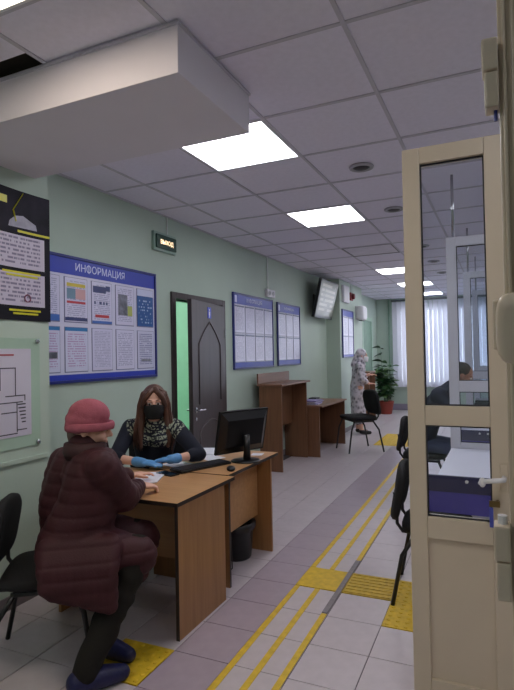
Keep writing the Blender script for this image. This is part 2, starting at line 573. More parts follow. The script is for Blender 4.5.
# tactile tiles replace these cells (i, j)
tact = {}
tact[(1, 3)] = 'flat'; tact[(2, 3)] = 'bars'
for j in (2, 3): tact[(3, j)] = 'dots'
tact[(-1, -1)] = 'dots'
for i in (-1, 0, 1):
    for j in range(20, 24): tact[(i, j)] = 'dots'
cells = []
for i in range(-5, 15):
    for j in range(-14, 38):
        cx, cy = FX0 + (i + 0.5) * TSX, FY0 + (j + 0.5) * TS
        x, y = frot(cx, cy)
        if x < XL + TS * 0.5 - 0.14 or x > XR - TS * 0.5 + 0.1 or y < YF + 0.1 or y > YB - TS * 0.3:
            continue
        if (i, j) in tact:
            continue
        p = to_px((x, y, 0)); inview = False; size = 0
        if p:
            inview = -25 < p[0] < 425 and 400 < p[1] < 715
            size = F_PX * TS / p[2]
        cells.append((not inview, -size, i, j, x, y))
cells.sort()
far = {0: MB(), 1: MB()}
for n, (nv, s_, i, j, x, y) in enumerate(cells):
    dark = (i == 0)
    if n < 290:
        o = bpy.data.objects.new('floor_tile', tmB if dark else tmA)
        COL.objects.link(o); o.parent = floor; o.location = (x, y, random.uniform(-0.0004, 0)); o.rotation_euler = (0, 0, FROT); o.scale = (TSX / TS, 1, 1)
    else:
        M_ = Matrix.Translation((x, y, 0)) @ Matrix.Rotation(FROT, 4, 'Z')
        hs = TS / 2 - 0.0022
        far[int(dark)].box(-hs * TSX / TS, hs * TSX / TS, -hs, hs, -0.004, 0, M_)
for k, nm in ((0, 'floor_tile_field'), (1, 'floor_tile_field')):
    if far[k].f:
        o = far[k].build(nm, FT_B if k else FT_A, floor); o['kind'] = 'stuff'
def tactile(kind, m):
    mb = MB(); hs = TS / 2 - 0.002
    mb.box(-hs, hs, -hs, hs, -0.004, 0.002)
    if kind == 'bars':
        for k in range(7):
            y = -hs + (k + 0.5) * 2 * hs / 7
            mb.box(-hs + 0.01, hs - 0.01, y - 0.010, y + 0.010, 0.002, 0.0065)
    if kind == 'dots':
        for a in range(6):
            for b in range(6):
                mb.lathe([(0.013, 0.002), (0.011, 0.005), (0.006, 0.0065)], 8, (-hs + (a + 0.5) * hs / 3, -hs + (b + 0.5) * hs / 3, 0))
    me = mb.mesh('tactile_tile'); me.materials.append(m)
    return me
tk = {k: tactile(k, YEL if k != 'bars' else YEL_W) for k in ('flat', 'bars', 'dots')}
for (i, j), k in tact.items():
    x, y = frot(FX0 + (i + 0.5) * TSX, FY0 + (j + 0.5) * TS)
    o = bpy.data.objects.new('tactile_tile', tk[k]); COL.objects.link(o); o.parent = floor
    o.location = (x, y, 0.0006); o.rotation_euler = (0, 0, FROT); o.scale = (TSX / TS, 1, 1); o['label'] = 'yellow tactile paving tile'
def strip(x, y0, y1, m, wd=0.034, z=0.0022):
    a = frot(x, (y0 + y1) / 2)
    mb = MB(); mb.box(-wd / 2, wd / 2, -(y1 - y0) / 2, (y1 - y0) / 2, 0, z)
    o = mb.build('guide_strip', m, floor, bevel=0.0006); o.location = (a[0], a[1], 0.0); o.rotation_euler = (0, 0, FROT)
yA, yB_ = FY0 + 3 * TS, FY0 + 4 * TS
for x in (-1.240, -1.105):
    strip(x, 0.2, yA - 0.004, YEL); strip(x, yB_ + 0.004, 8.55, YEL)
strip(-0.972, 0.2, yA - 0.30, YEL)
strip(-0.972, yA - 0.295, yB_ + 0.22, GREYST, z=0.0045)
strip(-0.972, yB_ + 0.225, 8.55, YEL)

# ---- ceiling: plenum slab, panels, grid bars, soffit
TP = 0.6685
CXs = [-0.570 - 0.6675 * k for k in (3, 2, 1)] + [-0.570 + 0.6675 * k for k in range(0, 5)]
CYs = [1.49 + TP * k for k in range(-5, 19)]
ceiling = struct(bx('ceiling', XL - 0.15, XR + 0.15, YF - 0.15, YB + 0.2, H + 0.10, H + 0.25, PLENUM))
xs = [XL] + CXs + [XR]
ys = [YF] + [y for y in CYs if YF + 0.05 < y < YB - 0.05] + [YB]
LIGHT_ROWS = [0.82 + 3 * TP * k for k in range(-1, 7)]      # y starts of lamps
LX0, LX1 = -0.570 - 2 * 0.6675, -0.570 - 0.6675
lamp_cells = []
BX0 = -0.570 + 1 * 0.6675                                    # second panel row, unseen, added over the booths as fill light
for i in range(len(xs) - 1):
    for j in range(len(ys) - 1):
        x0, x1, y0, y1 = xs[i], xs[i + 1], ys[j], ys[j + 1]
        if x1 - x0 < 0.05 or y1 - y0 < 0.05: continue
        lampq = (abs(x0 - LX0) < 0.01 or abs(x0 - BX0) < 0.01) and any(abs(y0 - (1.49 - TP + 3 * TP * k)) < 0.02 for k in range(-1, 7))
        if lampq:
            lamp_cells.append((x0, x1, y0, y1)); continue
        if y0 > 1.4 and y0 < 1.6 and abs(x1 - LX0) < 0.01:
            y1 = 1.745                                       # panel pushed aside, slot left open
        g = 0.0085
        dz = random.uniform(0, 0.002)
        mb = MB(); mb.box(-(x1 - x0) / 2 + g, (x1 - x0) / 2 - g, -(y1 - y0) / 2 + g, (y1 - y0) / 2 - g, 0.002, 0.016)
        o = mb.build('ceiling_panel', TILE_C, ceiling, bevel=0.003)
        o.location = ((x0 + x1) / 2, (y0 + y1) / 2, H + dz)
        o.rotation_euler = (random.uniform(-0.002, 0.002), random.uniform(-0.002, 0.002), 0)
for x in CXs:
    bx('grid_bar', x - 0.010, x + 0.010, YF, YB, H - 0.004, H + 0.02, GRID, ceiling)
for y in ys[1:-1]:
    bx('grid_bar', XL, XR, y - 0.010, y + 0.010, H - 0.0035, H + 0.018, GRID, ceiling)
bx('edge_trim', XL, XL + 0.022, YF, YB, H - 0.006, H + 0.02, GRID, ceiling)
so = MB(); so.box(X_PIL - 0.25, -1.18, 1.84, 2.52, 2.665, H - 0.004)
so.build('soffit', SOFFIT, ceiling, bevel=0.004)['label'] = 'plastered box hanging below the ceiling panels'
bx('soffit_trim', X_PIL - 0.25, -1.17, 1.828, 1.84, H - 0.016, H - 0.004, GRID, ceiling)
bx('soffit_trim', -1.18, -1.17, 1.84, 2.52, H - 0.016, H - 0.004, GRID, ceiling)

# ---- ceiling lamps
lamp_cells.sort(key=lambda c: (c[0] > 0, c[2]))
names = ['lit square ceiling panel behind the camera',
         'warm lit ceiling panel in the top left corner before the boxed soffit',
         'large bright ceiling panel just behind the corner of the boxed soffit',
         'bright ceiling panel second after the soffit, above the dark door',
         'unlit ceiling panel between the second and the third lit panel',
         'small bright ceiling panel beside the top of the cream door leaf',
         'far bright ceiling panel partly behind the cream door stile',
         'farthest bright ceiling panel, just before the window wall']
names += [w_ + ' panel of the unseen fill light row added over the booths' for w_ in ('backmost', 'first', 'second', 'third', 'fourth', 'fifth', 'sixth', 'seventh')]
for n, (x0, x1, y0, y1) in enumerate(lamp_cells[:16]):
    t = thing('ceiling_light', names[n], 'ceiling light', ((x0 + x1) / 2, (y0 + y1) / 2, H), group='square ceiling panels')
    a, b = (x1 - x0) / 2 - 0.008, (y1 - y0) / 2 - 0.008
    fm = MB()
    fm.box(-a, a, -b, -b + 0.014, -0.006, 0.03); fm.box(-a, a, b - 0.014, b, -0.006, 0.03)
    fm.box(-a, -a + 0.014, -b + 0.014, b - 0.014, -0.006, 0.03); fm.box(a - 0.014, a, -b + 0.014, b - 0.014, -0.006, 0.03)
    off = n in (4, 8)
    fm.build('frame', mat('unlit_frame', (120, 118, 126), 0.6) if off else WHITE, t)
    if off:
        m_ = mat('unlit_diffuser', (222, 218, 232), 0.6)
    elif n == 1:
        m_ = emission('lamp_warm', (1.0, 0.85, 0.66, 1), LAMP * 0.95)
    else:
        m_ = emission('lamp_white', (0.94, 0.94, 1.0, 1), LAMP) if n < 8 else emission('booth_fill', (0.94, 0.94, 1.0, 1), LAMP * 0.8)  # booth row is fill light added to brighten the room
    bx('diffuser', -a + 0.014, a - 0.014, -b + 0.014, b - 0.014, 0.0, 0.02, m_, t)

# ---- round recessed vents
VENTD = mat('vent_dark', (52, 50, 54), 0.5)
vent_lab = ['round recessed ceiling downlight nearest the camera', 'round recessed ceiling downlight just left of the cream door top',
            'round ceiling downlight seen at the left edge of the door glass', 'round ceiling downlight seen through the door glass, middle of three',
            'farthest round ceiling downlight seen through the door glass']
for n, y in enumerate((3.9, 5.2, 7.2, 8.5, 9.8)):
    t = thing('downlight', vent_lab[n], 'downlight', (-0.915, y, H - 0.003), group='round ceiling downlights')
    r = MB(); r.lathe([(0.085, 0.006), (0.092, 0.0), (0.088, -0.010), (0.070, -0.014), (0.062, -0.006), (0.060, 0.004)], 28, close=False)
    r.build('ring', mat('ring_grey', (165, 163, 172), 0.5), t, smooth=True)
    MB().lathe([(0.061, -0.004), (0.045, -0.014), (0.02, -0.018), (0.004, -0.019)], 24).build('bowl', VENTD, t, smooth=True)

# ---- room behind the dark door
bk = MB()
bk.box(-4.95, -4.85, 3.6, 6.6, 0, H); bk.box(-4.85, XL - 0.15, 3.5, 3.6, 0, H); bk.box(-4.85, XL - 0.15, 6.6, 6.7, 0, H)
bk.box(-4.95, XL - 0.15, 3.5, 6.7, H, H + 0.1); bk.box(-4.95, XL - 0.15, 3.5, 6.7, -0.12, -0.002)
struct(bk.build('wall_side_room', PAINT2))
t = thing('side_room_lamp', 'lit ceiling lamp in the green room behind the dark door', 'ceiling light', (-4.0, 5.3, H - 0.03))
bx('diffuser', -0.28, 0.28, -0.28, 0.28, 0, 0.028, emission('lamp_side_room', (0.9, 1.0, 0.95, 1), LAMP * 1.6), t)
MB().box(-0.3, 0.3, -0.3, 0.3, 0.0285, 0.0299).build('frame', WHITE, t)

# ---- dark door, ajar into the corridor
d1 = struct(empty('door_1', (XL, D0, 0)), 'dark brown panelled door standing ajar in its frame')
fr = MB()
fr.box(-0.10, 0.022, -0.07, 0.0, 0, DTOP + 0.065); fr.box(-0.10, 0.022, D1 - D0, D1 - D0 + 0.07, 0, DTOP + 0.065); fr.box(-0.10, 0.022, 0.0, D1 - D0, DTOP, DTOP + 0.065)
fr.build('door_frame', DOORW, d1, bevel=0.004)
leafp = empty('door_leaf_pivot')
LW = D1 - D0 - 0.01
lf = MB(); lf.box(0, 0.045, -LW, 0, 0.012, DTOP - 0.012)
leaf = lf.build('door_leaf', DOORW, d1, bevel=0.003)
bpy.data.objects.remove(leafp)
leaf.location = (0.0, D1 - D0 - 0.004, 0); leaf.rotation_euler = (0, 0, math.radians(8.5))
# raised arch moulding on the leaf (proud of the face)
def moulding(parent, pts, r=0.009):
    mb = MB(); mb.tube(pts, r, 8); mb.build('moulding', DOORW, parent, smooth=True)
ya, yb, ym = -LW + 0.17, -0.17, -LW / 2
arch = [(0.046, ya, 1.0)]
for k in range(0, 13):
    q = k / 12.0
    yy = ya + (ym - ya) * q
    arch.append((0.046, yy, 1.62 + 0.24 * (q ** 2 * 0.35 + q * 0.65) + 0.04 * math.sin(q * PI)))
for k in range(1, 13):
    q = 1 - k / 12.0
    yy = ym + (yb - ym) * (1 - q)
    arch.append((0.046, yy, 1.62 + 0.24 * (q ** 2 * 0.35 + q * 0.65) + 0.04 * math.sin(q * PI)))
arch += [(0.046, yb, 1.0)]
moulding(leaf, arch)
low = [(0.046, ya, 0.14), (0.046, ya, 0.72)] + [(0.046, ya + (yb - ya) * k / 12.0, 0.72 + 0.09 * math.sin(PI * k / 12.0)) for k in range(1, 12)] + [(0.046, yb, 0.72), (0.046, yb, 0.14), (0.046, ya, 0.14)]
moulding(leaf, low)
hd = MB(); hd.lathe([(0.026, 0), (0.026, 0.008), (0.012, 0.012)], 16)
me = hd.mesh('rosette'); me.transform(Matrix.Rotation(PI / 2, 4, 'Y'))
hm = MB(); hm.tube([(0, 0, 0), (0.045, 0, 0), (0.055, 0.015, 0), (0.055, 0.12, -0.005)], 0.009, 8)
bmx = bmesh.new(); bmx.from_mesh(me); m2 = hm.mesh('lever'); bmx.from_mesh(m2); bmx.to_mesh(me); bmx.free()
obj('door_handle', me, CHROME, leaf, loc=(0.046, -LW + 0.07, 0.95))
me = me.copy(); me.transform(Matrix.Scale(-1, 4, (1, 0, 0))); me.flip_normals()
obj('door_handle', me, CHROME, leaf, loc=(-0.001, -LW + 0.07, 0.95))
kc = MB(); kc.lathe([(0.018, 0), (0.018, 0.006), (0.008, 0.008)], 14); me = kc.mesh('keyhole'); me.transform(Matrix.Rotation(PI / 2, 4, 'Y'))
obj('keyhole_cover', me, CHROME, leaf, loc=(0.046, -LW + 0.07, 0.86))
for z in (0.35, 1.75):
    MB().tube([(0.05, -0.004, z - 0.05), (0.05, -0.004, z + 0.05)], 0.010, 10).build('hinge', CHROME, leaf)
pl = bx('door_plate', 0.0455, 0.049, -LW / 2 - 0.055, -LW / 2 + 0.045, 1.90, 2.02, mat('plate_blue', (40, 60, 190), 0.35), leaf)
pg = MB(); pg.lathe([(0.011, -0.0008), (0.011, 0.0008)], 12); me = pg.mesh('plate_mark'); me.transform(Matrix.Rotation(PI / 2, 4, 'Y')); me.transform(Matrix.Translation((0.0495, -LW / 2 - 0.005, 1.992)))
mb2 = MB(); mb2.box(0.0488, 0.0502, -LW / 2 - 0.02, -LW / 2 + 0.01, 1.935, 1.975); mb2.box(0.0488, 0.0502, -LW / 2 - 0.014, -LW / 2 + 0.004, 1.91, 1.935)
bmx = bmesh.new(); bmx.from_mesh(me); bmx.from_mesh(mb2.mesh('q')); bmx.to_mesh(me); bmx.free()
obj('plate_mark', me, WHITE, pl)

# ---- doorway far left and green pane beside it
FDOOR = struct(empty('door_2', (XL, 12.35, 0)), 'pale door frame in the far left corner')
fd = MB(); fd.box(0, 0.035, 0, 0.09, 0, 2.36); fd.box(0, 0.035, 0.95, 1.04, 0, 2.36); fd.box(0, 0.035, 0.09, 0.95, 2.27, 2.36)
fd.build('door_frame', mat('pale_green_trim', (176, 204, 184), 0.5), FDOOR, bevel=0.003)
bx('door_leaf', 0.001, 0.02, 0.092, 0.948, 0.005, 2.268, mat('door_leaf_green', (128, 160, 140), 0.5), FDOOR)
nb = thing('green_notice_panel', 'plain green panel on the far left wall above the patterned headscarf', 'notice panel', (XL, 11.95, 1.95), PI / 2)
MB().box(-0.33, 0.33, -0.02, 0, -0.33, 0.33).build('panel', mat('panel_green', (72, 128, 98), 0.6), nb, bevel=0.003)
fr = MB(); fr.box(-0.345, 0.345, -0.026, -0.001, 0.331, 0.346); fr.box(-0.345, 0.345, -0.026, -0.001, -0.346, -0.331); fr.box(-0.346, -0.331, -0.026, -0.001, -0.33, 0.33); fr.box(0.331, 0.346, -0.026, -0.001, -0.33, 0.33)
fr.build('frame', mat('panel_frame', (150, 180, 160), 0.5), nb)

# ---- window wall
win = struct(empty('window_1', (0, YB, 0)), 'wide window behind white vertical blinds')
wf = MB()
for x in (WX0 + 0.03, -1.0, 0.47, WX1 - 0.03):
    wf.box(x - 0.03, x + 0.03, 0.10, 0.16, WZ0, WZ1)
for z in (WZ0 + 0.03, WZ1 - 0.03):
    for xa, xb in ((WX0 + 0.06, -1.03), (-0.97, 0.44), (0.50, WX1 - 0.06)):
        wf.box(xa, xb, 0.10, 0.16, z - 0.03, z + 0.03)
wf.build('window_frame', WHITE, win)
for xa, xb in ((WX0 + 0.06, -1.03), (-0.97, 0.44), (0.50, WX1 - 0.06)):
    bx('window_pane', xa, xb, 0.125, 0.133, WZ0 + 0.06, WZ1 - 0.06, GLASS, win)
bx('window_sill', WX0 - 0.06, WX1 + 0.06, -0.10, 0.10, WZ0 - 0.045, WZ0, WHITE, win, bevel=0.006)

# ================================================================== FURNITURE
def desk_board(name, x0, x1, y0, y1, z0, z1, m, parent, edge=None):
    return bx(name, x0, x1, y0, y1, z0, z1, m, parent, bevel=0.0015)

# desk across (visitor side)
DZ = 0.725
dk = thing('office_desk', 'beech desk where the person in the burgundy coat sits, with full side panel', 'desk', (-1.57, 2.37, 0))
def slab_top(parent, x0, x1, y0, y1, z1, m, t=0.022):
    top = bx('desk_top', x0, x1, y0, y1, z1 - t, z1, m, parent, bevel=0.001)
    e = MB(); k = 0.0012
    e.box(x0 - k, x1 + k, y0 - k, y0 - 0.0002, z1 - t, z1 - 0.001); e.box(x1 + 0.0002, x1 + k, y0, y1, z1 - t, z1 - 0.001)
    e.box(x0 - k, x1 + k, y1 + 0.0002, y1 + k, z1 - t, z1 - 0.001); e.box(x0 - k, x0 - 0.0002, y0, y1, z1 - t, z1 - 0.001)
    e.build('edge_band', EDGE, top)
    return top
slab_top(dk, -0.86, 0.0, 0.0, 0.66, DZ, BEECH)
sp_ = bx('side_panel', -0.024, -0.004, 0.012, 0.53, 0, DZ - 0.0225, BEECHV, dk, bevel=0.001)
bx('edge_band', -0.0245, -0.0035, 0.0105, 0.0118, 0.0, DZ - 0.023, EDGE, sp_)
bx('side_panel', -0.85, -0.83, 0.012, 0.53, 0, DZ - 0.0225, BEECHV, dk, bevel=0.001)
bx('modesty_panel', -0.829, -0.025, 0.30, 0.318, 0.30, DZ - 0.0225, BEECH, dk, bevel=0.001)

# desk along (computer side)
d2 = thing('office_desk', 'beech computer desk carrying the black monitor', 'desk', (-1.62, 3.035, 0))
slab_top(d2, -0.62, 0.0, 0.0, 0.84, DZ + 0.004, BEECH)
for y in (0.015, 0.70):
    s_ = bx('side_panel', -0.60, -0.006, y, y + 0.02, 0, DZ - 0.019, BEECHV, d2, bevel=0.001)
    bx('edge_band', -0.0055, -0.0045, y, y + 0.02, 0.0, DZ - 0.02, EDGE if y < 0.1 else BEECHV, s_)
bx('modesty_panel', -0.135, -0.118, 0.036, 0.699, 0.27, DZ - 0.019, BEECH, d2, bevel=0.001)

# tall writing counter at the wall
d3 = thing('standing_counter', 'tall red-brown writing counter against the wall below the second board', 'counter', (XL + 0.002, 6.27, 0))
bx('side_panel', 0.12, 0.43, 0.0, 0.022, 0, 1.09, WALNUT, d3, bevel=0.0015)
bx('side_panel', 0.12, 0.40, 1.03, 1.052, 0, 1.09, WALNUT, d3, bevel=0.0015)
bx('counter_top', 0.10, 0.45, -0.02, 1.075, 1.091, 1.115, WALNUTT, d3, bevel=0.002)
bx('back_board', 0.10, 0.12, -0.02, 1.075, 1.116, 1.25, WALNUTT, d3, bevel=0.002)
bx('modesty_panel', 0.16, 0.176, 0.023, 1.029, 0.50, 1.09, WALNUT, d3)

# low writing desk next to it
d4 = thing('writing_desk', 'low red-brown desk next to the tall counter with papers on it', 'desk', (XL + 0.002, 7.36, 0))
bx('side_panel', 0.03, 0.57, 0.0, 0.022, 0, 0.715, WALNUT, d4, bevel=0.0015)
bx('side_panel', 0.03, 0.60, 1.24, 1.262, 0, 0.715, WALNUT, d4, bevel=0.0015)
bx('desk_top', 0.0, 0.625, -0.02, 1.30, 0.716, 0.74, WALNUTT, d4, bevel=0.002)
bx('modesty_panel', 0.12, 0.136, 0.023, 1.239, 0.25, 0.715, WALNUT, d4)

# far counter behind the standing person
d5 = thing('standing_counter', 'dark red-brown counter on the far left wall behind the standing person', 'counter', (XL + 0.002, 11.62, 0))
bx('side_panel', 0.02, 0.33, 0.0, 0.022, 0, 1.05, WALNUT, d5)
bx('side_panel', 0.02, 0.33, 0.58, 0.602, 0, 1.05, WALNUT, d5)
bx('counter_top', 0.0, 0.35, -0.02, 0.62, 1.051, 1.075, WALNUTT, d5)
bx('modesty_panel', 0.09, 0.106, 0.023, 0.579, 0.2, 1.05, WALNUT, d5)

# chairs
def make_chair():
    r = empty('visitor_chair')
    M_ = Matrix.Translation((0, 0.0, 0.455)) @ Matrix.Rotation(PI / 2, 4, 'X')
    MB().cushion(0.46, 0.42, 0.055, p=4.5, M=M_).build('seat', BLACKF, r, smooth=True)
    M_ = Matrix.Translation((0, -0.238, 0.655)) @ Matrix.Rotation(math.radians(-10), 4, 'X')
    MB().cushion(0.46, 0.345, 0.045, p=4.0, bend=0.035, M=M_).build('backrest', BLACKF, r, smooth=True)
    for s in (-1, 1):
        MB().tube([(s * 0.22, 0.235, 0.0), (s * 0.215, 0.19, 0.30), (s * 0.205, 0.14, 0.425)], 0.0125, 8, rz=0.75).build('leg', BLACKM, r, smooth=True)
        MB().tube([(s * 0.24, -0.26, 0.0), (s * 0.225, -0.20, 0.30), (s * 0.205, -0.12, 0.425)], 0.0125, 8, rz=0.75).build('leg', BLACKM, r, smooth=True)
        MB().tube([(s * 0.15, -0.10, 0.420), (s * 0.15, -0.20, 0.425), (s * 0.15, -0.232, 0.47), (s * 0.15, -0.236, 0.62), (s * 0.15, -0.245, 0.66)], 0.011, 8).build('back_support', BLACKM, r, smooth=True)
        MB().tube([(s * 0.205, -0.14, 0.416), (s * 0.205, 0.16, 0.416)], 0.0125, 8).build('side_rail', BLACKM, r, smooth=True)
    for y in (-0.12, 0.14):
        MB().tube([(-0.205, y, 0.418), (0.205, y, 0.418)], 0.0115, 8).build('cross_rail', BLACKM, r, smooth=True)
    return r
ch0 = make_chair()
GCH = 'black visitor chairs'
def chair(x, y, ang, label, first=False, s=1.0):
    c = ch0 if first else copy_tree(ch0)
    c.location = (x, y, 0); c.rotation_euler = (0, 0, ang); c.scale = (s, s, s)
    return tag(c, label, 'chair', GCH)
def face(dx, dy):            # local +Y turned onto (dx, dy)
    return math.atan2(dy, dx) - PI / 2
CU = V((0.80, 0.60, 0)).normalized()
chair(-2.10, 2.01, face(CU.x, CU.y), 'black visitor chair under the person in the burgundy coat', True, 0.98)
chair(-2.045, 8.12, face(-0.78, -0.62), 'black visitor chair standing by the low red-brown desk', s=1.12)
chair(-0.385, 3.46, face(1, 0.06), 'black visitor chair nearest the cream door leaf, above the dotted tactile tiles', s=0.98)
chair(-0.74, 5.70, face(1, 0.02), 'black visitor chair with the person in navy on it', s=1.0)
chair(-2.52, 3.45, face(0.35, -0.93), 'black chair behind the masked clerk', s=1.05)

# waste bin with dark liner
wbn = thing('waste_bin', 'black waste bin under the computer desk', 'bin', (-1.835, 3.55, 0))
MB().lathe([(0.105, 0.0), (0.112, 0.01), (0.135, 0.27), (0.140, 0.275), (0.140, 0.285), (0.130, 0.285), (0.108, 0.02), (0.02, 0.018)], 28, close=True).build('bin_body', BLACKP, wbn, smooth=True)
lb = MB(); base = [(0.136 + 0.006 * math.sin(k * 2.4), 0.0) for k in range(28)]
lv = []; lfc = []
for a, (rr, z) in enumerate(((0.143, 0.235), (0.149, 0.262), (0.146, 0.292), (0.128, 0.288), (0.118, 0.2))):
    for k in range(28):
        q = rr + 0.005 * math.sin(k * 2.7 + a)
        lv.append((q * math.cos(2 * PI * k / 28), q * math.sin(2 * PI * k / 28), z + 0.008 * math.sin(k * 1.9 + a)))
for a in range(4):
    for k in range(28):
        k2 = (k + 1) % 28
        lfc.append((a * 28 + k, a * 28 + k2, (a + 1) * 28 + k2, (a + 1) * 28 + k))
lb.add(lv, lfc).build('bin_liner', mat('bin_liner_black', (26, 26, 30), 0.3), wbn, smooth=True)

wbn.scale = (1.0, 1.0, 0.90)
# ---- monitor, keyboard, mouse, phone, papers
mo = thing('computer_monitor', 'black computer monitor seen from behind on the beech desk', 'monitor', (-1.735, 3.49, DZ + 0.0045), math.radians(64))
# local: screen faces +Y ; back faces -Y
mb = MB()
def frustum(mb, x0, x1, z0, z1, y0, ix, iz, y1):
    vs = [(x0, y0, z0), (x1, y0, z0), (x1, y0, z1), (x0, y0, z1), (x0 + ix, y1, z0 + iz), (x1 - ix, y1, z0 + iz), (x1 - ix, y1, z1 - iz), (x0 + ix, y1, z1 - iz)]
    mb.add(vs, [(0, 1, 2, 3), (7, 6, 5, 4), (0, 4, 5, 1), (1, 5, 6, 2), (2, 6, 7, 3), (3, 7, 4, 0)])
TILT = Matrix.Translation((0, 0, 0.24)) @ Matrix.Rotation(math.radians(13), 4, 'X') @ Matrix.Translation((0, 0, -0.24))
shell = MB(); frustum(shell, -0.22, 0.22, 0.055, 0.375, 0.012, 0.0, 0.0, -0.006)
me1 = shell
frustum(shell, -0.21, 0.21, 0.065, 0.365, -0.0065, 0.045, 0.05, -0.04)
sh = shell.build('housing', BLACKP, mo); sh.matrix_local = TILT
bx('screen', -0.200, 0.200, 0.0125, 0.0135, 0.075, 0.355, mat('screen_dark', (30, 34, 44), 0.15), mo).matrix_local = TILT
MB().tube([(0, -0.045, 0.010), (0, -0.05, 0.10), (0, -0.042, 0.19)], [0.030, 0.024, 0.026], 10).build('stand_neck', BLACKP, mo, smooth=True)
MB().lathe([(0.105, 0.0), (0.108, 0.004), (0.100, 0.010), (0.03, 0.016)], 28, (0, -0.03, 0)).build('stand_base', BLACKP, mo, smooth=True)
kb = thing('keyboard', 'black keyboard in front of the monitor', 'keyboard', (-1.905, 3.18, DZ + 0.0045), math.radians(68))
bx('body', -0.215, 0.215, -0.068, 0.068, 0, 0.016, BLACKP, kb, bevel=0.004)
kk = MB().box(-0.0078, 0.0078, -0.0078, 0.0078, 0.0162, 0.021).mesh('key'); kk.materials.append(DARKP)
for a in range(21):
    for b in range(6):
        o = bpy.data.objects.new('key', kk); COL.objects.link(o); o.parent = kb; o.location = (-0.2 + a * 0.02, -0.05 + b * 0.02, 0)
ms = thing('computer_mouse', 'small black mouse lying before the monitor foot', 'mouse', (-1.665, 3.165, DZ + 0.0045), math.radians(30))
e = MB(); ell_mesh(e, (0, 0, 0.012), (0.03, 0.05, 0.018))
e.build('shell', BLACKP, ms, smooth=True)
MB().tube([(0, 0.049, 0.012), (0.004, 0.065, 0.0035), (0.01, 0.085, 0.0035), (0.02, 0.10, 0.0035)], 0.002, 6).build('cord', BLACKP, ms)
ph = thing('mobile_phone', 'black phone on the desk in front of the blue gloves', 'phone', (-2.01, 2.93, DZ + 0.0005), math.radians(-15))
bx('body', -0.075, 0.075, -0.038, 0.038, 0, 0.010, BLACKP, ph, bevel=0.003)
bx('screen', -0.066, 0.066, -0.034, 0.034, 0.0101, 0.0106, mat('phone_glass', (10, 10, 14), 0.08), ph)
PAPER = mat('white_paper', (226, 226, 236), 0.6, var=0.02)
PAGE = page('typed_page', (224, 224, 234), (120, 120, 140), rows=24, words=12)
def sheets(x, y, z, rz, n, label, wd=0.21, ln=0.297, group='papers on the desks'):
    for k in range(n):
        o = MB()
        M_ = Matrix.Identity(4)
        nx = 6
        vs = []; fs = []
        for a in range(nx + 1):
            for b in (0, 1):
                xx = -wd / 2 + wd * a / nx
                vs.append((xx, -ln / 2 + ln * b, 0.0012 + 0.004 * (a / nx) ** 3 * (1 if k == n - 1 else 0.3)))
                vs.append((xx, -ln / 2 + ln * b, 0.0))
        for a in range(nx):
            q = a * 4
            fs += [(q, q + 4, q + 6, q + 2), (q + 1, q + 3, q + 7, q + 5), (q, q + 1, q + 5, q + 4), (q + 2, q + 6, q + 7, q + 3)]
        fs += [(0, 2, 3, 1), (nx * 4, nx * 4 + 1, nx * 4 + 3, nx * 4 + 2)]
        p = o.add(vs, fs).build('paper_sheet', PAPER, loc=(x + random.uniform(-.012, .012), y + random.uniform(-.012, .012), z + 0.0030 * k), rot=(0, 0, rz + random.uniform(-.12, .12)))
        tag(p, label if n == 1 else label + (', top sheet' if k == n - 1 else ', lowest sheet' if k == 0 else ', sheet in between'), 'paper', group)
sheets(-2.085, 3.19, DZ + 0.0045, 1.2, 2, 'white papers at the seam of the two beech desks', 0.15, 0.21)
sheets(-2.01, 3.50, DZ + 0.0045, 1.2, 1, 'white paper sheet beside the keyboard', 0.15, 0.18)
sheets(-2.13, 3.72, DZ + 0.0045, 0.4, 3, 'white paper stack behind the monitor', 0.21, 0.297)
sheets(-1.74, 3.74, DZ + 0.0045, 0.3, 1, 'small white note beside the monitor foot', 0.09, 0.09)
# cables under the desk
for k, (yy, dx) in enumerate(((3.10, 0.0), (3.17, 0.012), (3.25, 0.02))):
    c = MB(); pts = []
    for a in range(13):
        q = a / 12.0
        pts.append((-1.722 + dx * 0.6 * math.sin(q * 5 + k), yy + 0.012 * math.sin(q * 6 + k * 2) + 0.01 * q, 0.700 - 0.66 * q))
    pts += [(-1.74, yy + 0.012, 0.010), (-1.80, yy + 0.015, 0.0045), (-1.9 - 0.03 * k, yy + 0.012, 0.0045)]
    tag(c.tube(pts, 0.004, 6).build('computer_cable', mat('cable_dark', (40, 36, 36), 0.5), smooth=True),
        ['dark cable hanging nearest the desk side panel', 'dark cable hanging second from the desk side panel', 'dark cable hanging farthest from the desk side panel'][k], 'cable', 'cables under the computer desk')

# papers and folder on the low desk
stk_m = [mat('folder_lilac', (196, 192, 220), 0.5), mat('folder_white', (222, 220, 232), 0.5), mat('folder_violet', (150, 140, 196), 0.5)]
for k in range(5):
    o = bx('paper_folder', -0.11, 0.11, -0.155, 0.155, 0, 0.012, stk_m[(k * 2) % 3], bevel=0.002)
    o.location = (-2.62 + random.uniform(-.02, .02), 7.64 + random.uniform(-.03, .03), 0.7405 + 0.0122 * k); o.rotation_euler = (0, 0, random.uniform(-.2, .2))
    tag(o, 'paper folder in the pile on the low desk, ' + ['bottom one', 'second from the bottom', 'middle one', 'second from the top', 'top one'][k], 'folder', 'folders on the low desk')
st = thing('desk_stamp_box', 'small black box behind the folders on the low desk', 'box', (-2.70, 7.98, 0.7405))
bx('body', -0.06, 0.06, -0.09, 0.09, 0, 0.055, BLACKP, st, bevel=0.006); bx('lid', -0.062, 0.062, -0.092, 0.092, 0.056, 0.068, DARKP, st, bevel=0.004)

